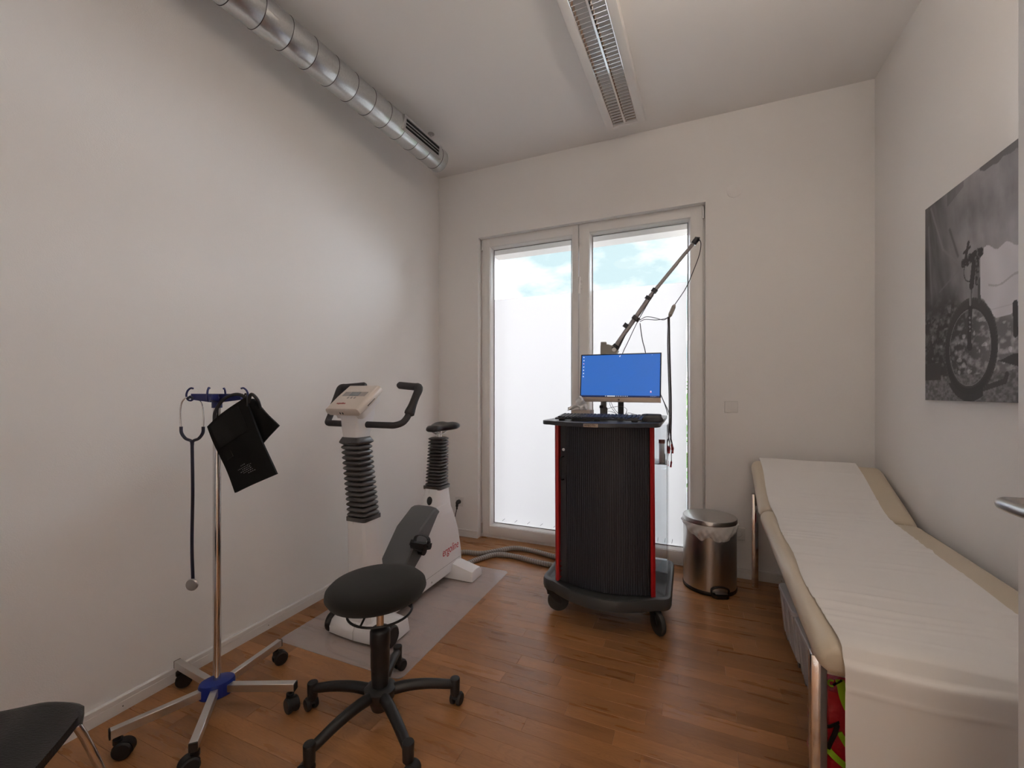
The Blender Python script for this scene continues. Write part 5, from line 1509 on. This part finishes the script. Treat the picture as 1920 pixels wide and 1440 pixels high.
g = G(); g.cyl(A(1156, 660, -0.004), A(1177, 617, -0.004), 0.0055, 10); part('gas_spring', g, 'cable', arm)
c = A(1195, 599); g = G(); Tm = frame(c, dAB, Vector((0, 1, 0))); g.box((-0.014, -0.016, -0.012), (0.014, 0.016, 0.034), 0.003, T=Tm); part('cable_clip', g, 'anthracite', arm)

# ------------------------------------------------------------------ electrode leads
lead = thing('electrode_leads', 'bundle of electrode leads with red clip ends hanging from the arm', 'cable', A(1256, 875))
c = A(1260, 583); bxv = (A(1264, 574) - A(1256, 592)).normalized()
Tb = frame(c, bxv, Vector((0, 1, 0)))
g = G(); g.loft([[(x, -w, -w * 0.55), (x, w, -w * 0.55), (x, w, w * 0.55), (x, -w, w * 0.55)] for x, w in ((-0.042, 0.008), (-0.026, 0.019), (0.026, 0.019), (0.042, 0.007))], T=Tb); part('junction_box', g, 'tan', lead, 25)
def run(pts, r, m='cable', name='lead'):
    g = G(); g.tube(cr(pts, 7), r, 7); part(name, g, m, lead, 60)
run([A(1309, 446, -0.01), A(1314, 456, -0.01), A(1311, 478, -0.01), A(1300, 508), A(1286, 540), A(1266, 570)], 0.0026, name='main_cable')
run([A(1254, 595), A(1245, 598), A(1230, 600), A(1210, 599), A(1200, 603)], 0.0022)
run([A(1254, 594), A(1244, 600), A(1228, 596), A(1212, 594), A(1200, 600)], 0.0022)
run([A(1227, 548, -0.012), A(1212, 574, -0.014), A(1195, 604, -0.014), A(1178, 640, -0.01), A(1167, 664, 0.0), A(1162, 690, 0.01)], 0.0024, name='main_cable')
run([A(1200, 606), A(1202, 622), A(1205, 640), A(1210, 660), A(1214, 690)], 0.0028)
run([A(1238, 738, -0.02), A(1244, 752, -0.03), A(1249, 766, -0.03), A(1252, 778, -0.03)], 0.0024)
run([A(1239, 740, -0.02), A(1246, 756, -0.03), A(1252, 768, -0.03), A(1256, 780, -0.03)], 0.0024)
rl = random.Random(2)
for k in range(6):
    e = [(1252, 838), (1256, 842), (1259, 836), (1262, 842), (1252, 866), (1259, 868)][k]
    m1 = 1252 + k * 0.9 + rl.uniform(-1, 1)
    run([A(1252 + k * 0.7, 594), A(m1 - 0.5, 640), A(m1 + 0.6, 690), A(m1 + 2.2, 740, -0.02), A(m1 + 2.5, 780, -0.03), A(m1 + 2, 812, -0.03), A(e[0], e[1] - 4, -0.03)], 0.0021, 'cable')
    p0 = A(e[0], e[1] - 4, -0.03); p1_ = A(e[0] + rl.uniform(-2, 2), e[1] + 8, -0.03)
    g = G(); g.tube([p0, p0.lerp(p1_, 0.3), p0.lerp(p1_, 0.5), p1_], [0.003, 0.006, 0.0045, 0.0055], 8); part('electrode_clip', g, 'lead_red', lead, 60)

# ------------------------------------------------------------------ pedal bin
BNX, BNY, BR = 0.128, 3.005, 0.157
bn = thing('pedal_bin', 'brushed steel pedal bin with a white liner below the lid', 'bin', (BNX, BNY, 0))
g = G(); g.lathe([(0.10, 0.0), (BR + 0.001, 0.0), (BR + 0.003, 0.006), (BR + 0.003, 0.020), (BR, 0.024), (0.10, 0.024)], 56); part('base_ring', g, 'black_plastic', bn, local=True)
g = G(); g.lathe([(BR - 0.004, 0.022), (BR, 0.022), (BR, 0.408), (BR - 0.004, 0.408)], 64); part('drum', g, 'steel', bn, local=True)
g = G(); g.lathe([(BR + 0.002, 0.426), (BR + 0.004, 0.428), (BR + 0.004, 0.448), (BR + 0.001, 0.454), (BR - 0.02, 0.458), (0.06, 0.461), (0.01, 0.4615)], 64); part('lid', g, 'steel', bn, 30, local=True)
g = G(); g.lathe([(BR - 0.02, 0.400), (BR - 0.001, 0.404), (BR - 0.001, 0.428), (BR - 0.02, 0.43)], 48); part('rim', g, 'black_plastic', bn, local=True)
pa = math.atan2(-_c * 0.98, _s * 0.55 + 0.10)
def liner(a, b):
    ang = 2 * PI * a
    dw = math.cos(ang - pa + 0.25)
    drop = 0.020 + 0.070 * max(0, dw) ** 1.5 + 0.010 * math.sin(5 * ang) + 0.006 * math.sin(13 * ang + 1)
    r = BR + 0.0045 + 0.006 * b * (1 - b) * 4 + 0.004 * math.sin(17 * ang + 7 * b) * math.sin(PI * b) + 0.003 * math.sin(31 * ang - 9 * b) * b
    return Vector((r * math.cos(ang), r * math.sin(ang), 0.427 - drop * b - 0.006 * math.sin(9 * ang) * b))
g = G(); g.grid(liner, 120, 10); part('bin_liner', g, 'liner', bn, 70, local=True, fix=False)
Tp = Matrix.Rotation(pa, 4, 'Z')
g = G()
g.loft([[(x, y, z) for x, y in ((BR - 0.02, -0.052), (BR + 0.022, -0.046), (BR + 0.034, -0.030), (BR + 0.034, 0.030), (BR + 0.022, 0.046), (BR - 0.02, 0.052))] for z in (0.002, 0.024)], T=Tp)
pd = part('pedal_housing', g, 'black_plastic', bn, 30, local=True)
g = G(); arch = cr([(BR + 0.003, -0.050, 0.02), (BR + 0.005, -0.048, 0.050), (BR + 0.004, 0.0, 0.062), (BR + 0.005, 0.048, 0.050), (BR + 0.003, 0.050, 0.02)], 6); g.tube(arch, 0.006, 8, T=Tp); part('pedal_arch', g, 'black_plastic', pd, 60, local=True)
g = G(); g.box((BR - 0.002, -0.036, 0.028), (BR + 0.030, 0.036, 0.036), 0.004, T=Tp); part('pedal', g, 'steel', pd, local=True)

# ------------------------------------------------------------------ examination couch
BROT = -math.radians(2.4)
CX0, CY0 = 0.634, 1.265
couch = thing('examination_couch', 'cream vinyl examination couch with raised head end along the right wall', 'couch', (CX0, CY0, 0), BROT)
CW, CT = 0.668, 0.620             # width, top height;  local y runs from the near foot end (0) to the head end
def pad(y0, y1, tilt, th=0.085, pz=CT):
    """rounded upholstered pad, returned in couch coordinates"""
    def fn_ring(y, k):
        pts = []
        hw = CW / 2 - 0.020 * (1 - k); hz = th / 2 * (0.45 + 0.55 * k); r = min(0.042, hz)
        cz = -th / 2
        for (sx, sz, a0) in ((1, 1, 0), (-1, 1, 90), (-1, -1, 180), (1, -1, 270)):
            for i in range(7):
                a = math.radians(a0 + 15 * i)
                pts.append(Vector((sx * (hw - r) + r * math.cos(a), y, cz + sz * (hz - r) + r * math.sin(a))))
        return pts
    L = y1 - y0
    rings = []
    for t, k in ((0, 0.0), (0.004, 0.45), (0.012, 0.72), (0.028, 0.93), (0.048, 1.0)): rings.append(fn_ring(t, k))
    for t, k in ((0.048, 1.0), (0.028, 0.93), (0.012, 0.72), (0.004, 0.45), (0, 0.0)): rings.append(fn_ring(L - t, k))
    g = G(); g.loft(rings, T=Matrix.Translation((0, y0, pz)) @ Matrix.Rotation(tilt, 4, 'X'))
    return g
YJ = 1.342; HT = math.radians(21.5)
part('mattress', pad(0.0, YJ, 0.0), 'vinyl', couch, 50, local=True)
part('head_rest', pad(YJ + 0.004, YJ + 0.546, HT), 'vinyl', couch, 50, local=True)
g = G()
for s in (-1, 1): g.box((s * 0.265 - 0.0175, 0.09, CT - 0.122), (s * 0.265 + 0.0175, 1.80, CT - 0.086), 0.003)
g.box((-0.30, 0.075, CT - 0.118), (0.30, 0.110, CT - 0.088), 0.003); g.box((-0.30, 1.80, CT - 0.118), (0.30, 1.835, CT - 0.088), 0.003)
part('frame', g, 'alu', couch, local=True)
for sx in (-1, 1):
    for yl in (0.092, 1.818):
        g = G(); g.box((sx * 0.314 - 0.0185, yl - 0.0185, 0.0), (sx * 0.314 + 0.0185, yl + 0.0185, CT - 0.075 if yl < 1 else CT - 0.02), 0.004); part('leg', g, 'chrome', couch, local=True)
g = G()
for s in (-1, 1): g.cyl((s * 0.22, YJ + 0.05, CT - 0.10), (s * 0.22, YJ + 0.44, CT + 0.075), 0.010, 10)
part('head_support', g, 'alu', couch, local=True)

# paper sheet following the pads and hanging down the foot end
PXL, PXR = -0.286, 0.212
pp = thing('couch_paper', 'white paper sheet along the couch hanging over its near end', 'paper sheet', (CX0, CY0, 0), BROT)
hs, hc = math.sin(HT), math.cos(HT)
def hd(l): return (YJ + 0.004 + l * hc - 0.002 * hs, CT + l * hs + 0.002 * hc)
path = [hd(0.552), hd(0.535), hd(0.40), hd(0.22), hd(0.08), (YJ + 0.010, CT + 0.010), (YJ - 0.06, CT + 0.0035), (YJ - 0.15, CT + 0.0022), (1.0, CT + 0.0022), (0.6, CT + 0.0022), (0.25, CT + 0.0022), (0.12, CT + 0.0022), (0.06, CT + 0.0022), (0.030, CT + 0.0010), (0.010, CT - 0.004), (-0.004, CT - 0.016), (-0.012, CT - 0.036), (-0.014, CT - 0.09), (-0.016, CT - 0.18), (-0.018, CT - 0.32), (-0.022, CT - 0.50), (-0.028, 0.04)]
P3 = cr([(0, y, z) for y, z in path], 7)
# arc-length param
cum = [0]
for i in range(1, len(P3)): cum.append(cum[-1] + (P3[i] - P3[i - 1]).length)
Lp = cum[-1]
def on_path(s):
    s *= Lp
    for i in range(1, len(P3)):
        if cum[i] >= s:
            t = (s - cum[i - 1]) / max(1e-9, cum[i] - cum[i - 1]); return P3[i - 1].lerp(P3[i], t), (P3[i] - P3[i - 1]).normalized()
    return P3[-1], (P3[-1] - P3[-2]).normalized()
rw = random.Random(8)
creases = [(rw.uniform(0.10, 0.70), rw.uniform(-0.22, 0.10), rw.uniform(0.0012, 0.0036)) for _ in range(34)]
folds = [0.052, 0.42, 0.735, 0.80, 0.872, 0.945]
def sheet(a, b):
    p, t = on_path(b)
    n = Vector((0, -t.z, t.y))
    if n.z < 0 and p.z > CT - 0.01: n = -n
    if p.z <= CT - 0.01: n = Vector((0, -abs(n.y), n.z))
    hang = sst(0.69, 0.80, b)
    w0, w1 = PXL, PXR
    x = w0 + (w1 - w0) * a
    hgt = 0.0
    for c0, sl, amp in creases:
        d = (b - c0 - sl * 0.12 * (a - 0.5)) * Lp
        hgt += amp * math.exp(-(d / 0.010) ** 2)
    for f in folds:
        d = (b - f) * Lp
        hgt += 0.0022 * math.exp(-abs(d) / 0.006)
    hgt += 0.0016 * (1 + math.sin(9 * a + 30 * b)) + hang * (0.006 + 0.010 * math.sin(4.2 * a + 9 * b))
    x += 0.004 * math.sin(28 * b) + 0.006 * hang * math.sin(17 * b) + 0.006 * math.sin(7 * b) * (1 - hang)
    q = p + n * (hgt + 0.0012)
    return Vector((x, q.y, q.z))
g = G(); g.grid(sheet, 40, 420); part('paper_sheet', g, 'paper', pp, 80, local=True, fix=False)

# ------------------------------------------------------------------ storage boxes under the couch
def storage_box(y0, y1, label, near=False):
    b = thing('storage_box', label, 'storage box', (0.65, (y0 + y1) / 2, 0), group='plastic boxes under the couch')
    g = G(); x0, x1 = 0.436, 0.860; zt = 0.255
    def rr_(off, z): return [(x, y, z) for x, y in rrect((x0 + x1) / 2, (y0 + y1) / 2, (x1 - x0) - 2 * off, (y1 - y0) - 2 * off, 0.03, 4)]
    g.loft([rr_(0.022, 0.034), rr_(0.020, 0.030), rr_(0.002, zt - 0.005), rr_(0.0, zt - 0.002), rr_(0.004, zt - 0.002), rr_(0.023, 0.036)], False, True); body_ = part('box_body', g, 'boxplastic', b, 40)
    for yy_ in [y0 + 0.05 + k * (y1 - y0 - 0.10) / 2 for k in range(3)]:
        g = G(); g.loft([[(x0 + 0.014, yy_ - 0.012, 0.05), (x0 + 0.014, yy_ + 0.012, 0.05), (x0 + 0.022, yy_ + 0.012, 0.05), (x0 + 0.022, yy_ - 0.012, 0.05)], [(x0 - 0.004, yy_ - 0.014, zt - 0.02), (x0 - 0.004, yy_ + 0.014, zt - 0.02), (x0 + 0.006, yy_ + 0.014, zt - 0.02), (x0 + 0.006, yy_ - 0.014, zt - 0.02)]]); part('rib', g, 'boxplastic', body_)
    g = G()
    def rl_(off, z): return [(x, y, z) for x, y in rrect((x0 + x1) / 2, (y0 + y1) / 2, (x1 - x0) + 0.016 - 2 * off, (y1 - y0) + 0.016 - 2 * off, 0.034, 4)]
    g.loft([rl_(0.0, zt - 0.008), rl_(0.0, zt + 0.008), rl_(0.004, zt + 0.012), rl_(0.02, zt + 0.012)]); part('lid', g, 'boxplastic', b, 30)
    for (xx, yy_) in (((x0 - 0.012) if near else (x0 + 0.035), y0 + 0.05), (x0 + 0.035, y1 - 0.05), (x1 - 0.05, y0 + 0.05), (x1 - 0.05, y1 - 0.05)):
        g = G(); g.cyl((xx - 0.009, yy_, 0.0165), (xx + 0.009, yy_, 0.0165), 0.0165, 14); g.box((xx - 0.004, yy_ - 0.006, 0.016), (xx + 0.036, yy_ + 0.006, 0.033)); part('roller', g, 'black_plastic', b)
storage_box(2.215, 2.54, 'translucent lidded storage box under the couch, the one nearer the window')
storage_box(1.800, 2.190, 'translucent lidded storage box under the couch, the one nearer the door', True)

# ------------------------------------------------------------------ red emergency bag under the near end
bag = thing('emergency_bag', 'red bag with lime green straps under the near end of the couch', 'bag', (0.52, 1.47, 0))
g = G(); rings = []
for i in range(13):
    t = i / 12; z = 0.004 + 0.455 * t
    k = 0.94 + 0.06 * math.sin(PI * t)
    if t > 0.8: k *= 1 - 0.30 * ((t - 0.8) / 0.2) ** 2
    if t < 0.08: k *= 0.95
    rings.append([(x + 0.006 * math.sin(9 * z * 7 + y * 20), y + 0.006 * math.sin(11 * z * 6 + x * 30), z) for x, y in rrect(0.520, 1.470, 0.370 * k, 0.170 * k, 0.045, 5)])
g.loft(rings); bb = part('bag_body', g, 'bag_red', bag, 60)
def ribbon(pts, w, th, m, name, up=Vector((0, -1, 0))):
    P = cr(pts, 6); g = G(); R = []
    for i, p in enumerate(P):
        t = (P[min(i + 1, len(P) - 1)] - P[max(i - 1, 0)]).normalized(); s = t.cross(up).normalized(); n = s.cross(t).normalized()
        R.append([p - s * w / 2, p + s * w / 2, p + s * w / 2 + n * th, p - s * w / 2 + n * th])
    g.loft(R); return part(name, g, m, bb, 60)
yb_ = 1.258
def Bp(u, v, dy=0.0): return at_y(u, v, 1.381 + dy)
ribbon([Bp(1574, 1274), Bp(1578, 1290), Bp(1582, 1308), Bp(1590, 1328), Bp(1602, 1345)], 0.020, 0.003, 'bag_lime', 'strap')
ribbon([Bp(1551, 1402, 0.008), Bp(1558, 1411), Bp(1570, 1423), Bp(1588, 1438), Bp(1605, 1450)], 0.016, 0.003, 'bag_lime', 'strap')
ribbon([Bp(1573, 1372), Bp(1580, 1384), Bp(1590, 1400), Bp(1602, 1416)], 0.014, 0.003, 'bag_lime', 'strap')
ribbon([Bp(1546, 1362, 0.012), Bp(1556, 1361), Bp(1566, 1357), Bp(1574, 1352)], 0.007, 0.003, 'bag_black', 'buckle_strap')
ribbon([Bp(1570, 1358, -0.002), Bp(1565, 1374, -0.002), Bp(1558, 1388, -0.002), Bp(1552, 1402, 0.004)], 0.010, 0.004, 'bag_black', 'buckle_strap')
ribbon([Bp(1562, 1284), Bp(1568, 1280), Bp(1578, 1275)], 0.005, 0.003, 'bag_black', 'buckle_strap')
c_ = Bp(1559, 1281, -0.003)
g = G(); rp_ = [(c_.x + 0.007 * math.cos(a), c_.y, c_.z + 0.008 * math.sin(a)) for a in [PI * 0.3 + PI * 1.4 * k / 12 for k in range(13)]]; g.tube(rp_, 0.0025, 7); part('pull_ring', g, 'bag_lime', bb, 60)
g = G()
def flap(a, b):
    return Vector((0.352 + 0.12 * a, 1.386 - 0.008 * math.sin(PI * a) + 0.004 * math.sin(9 * b), 0.44 - 0.13 * b - 0.06 * a * b))
g.slab(flap, 8, 8, (0, 0.005, 0)); part('front_flap', g, 'bag_red', bb, 60)
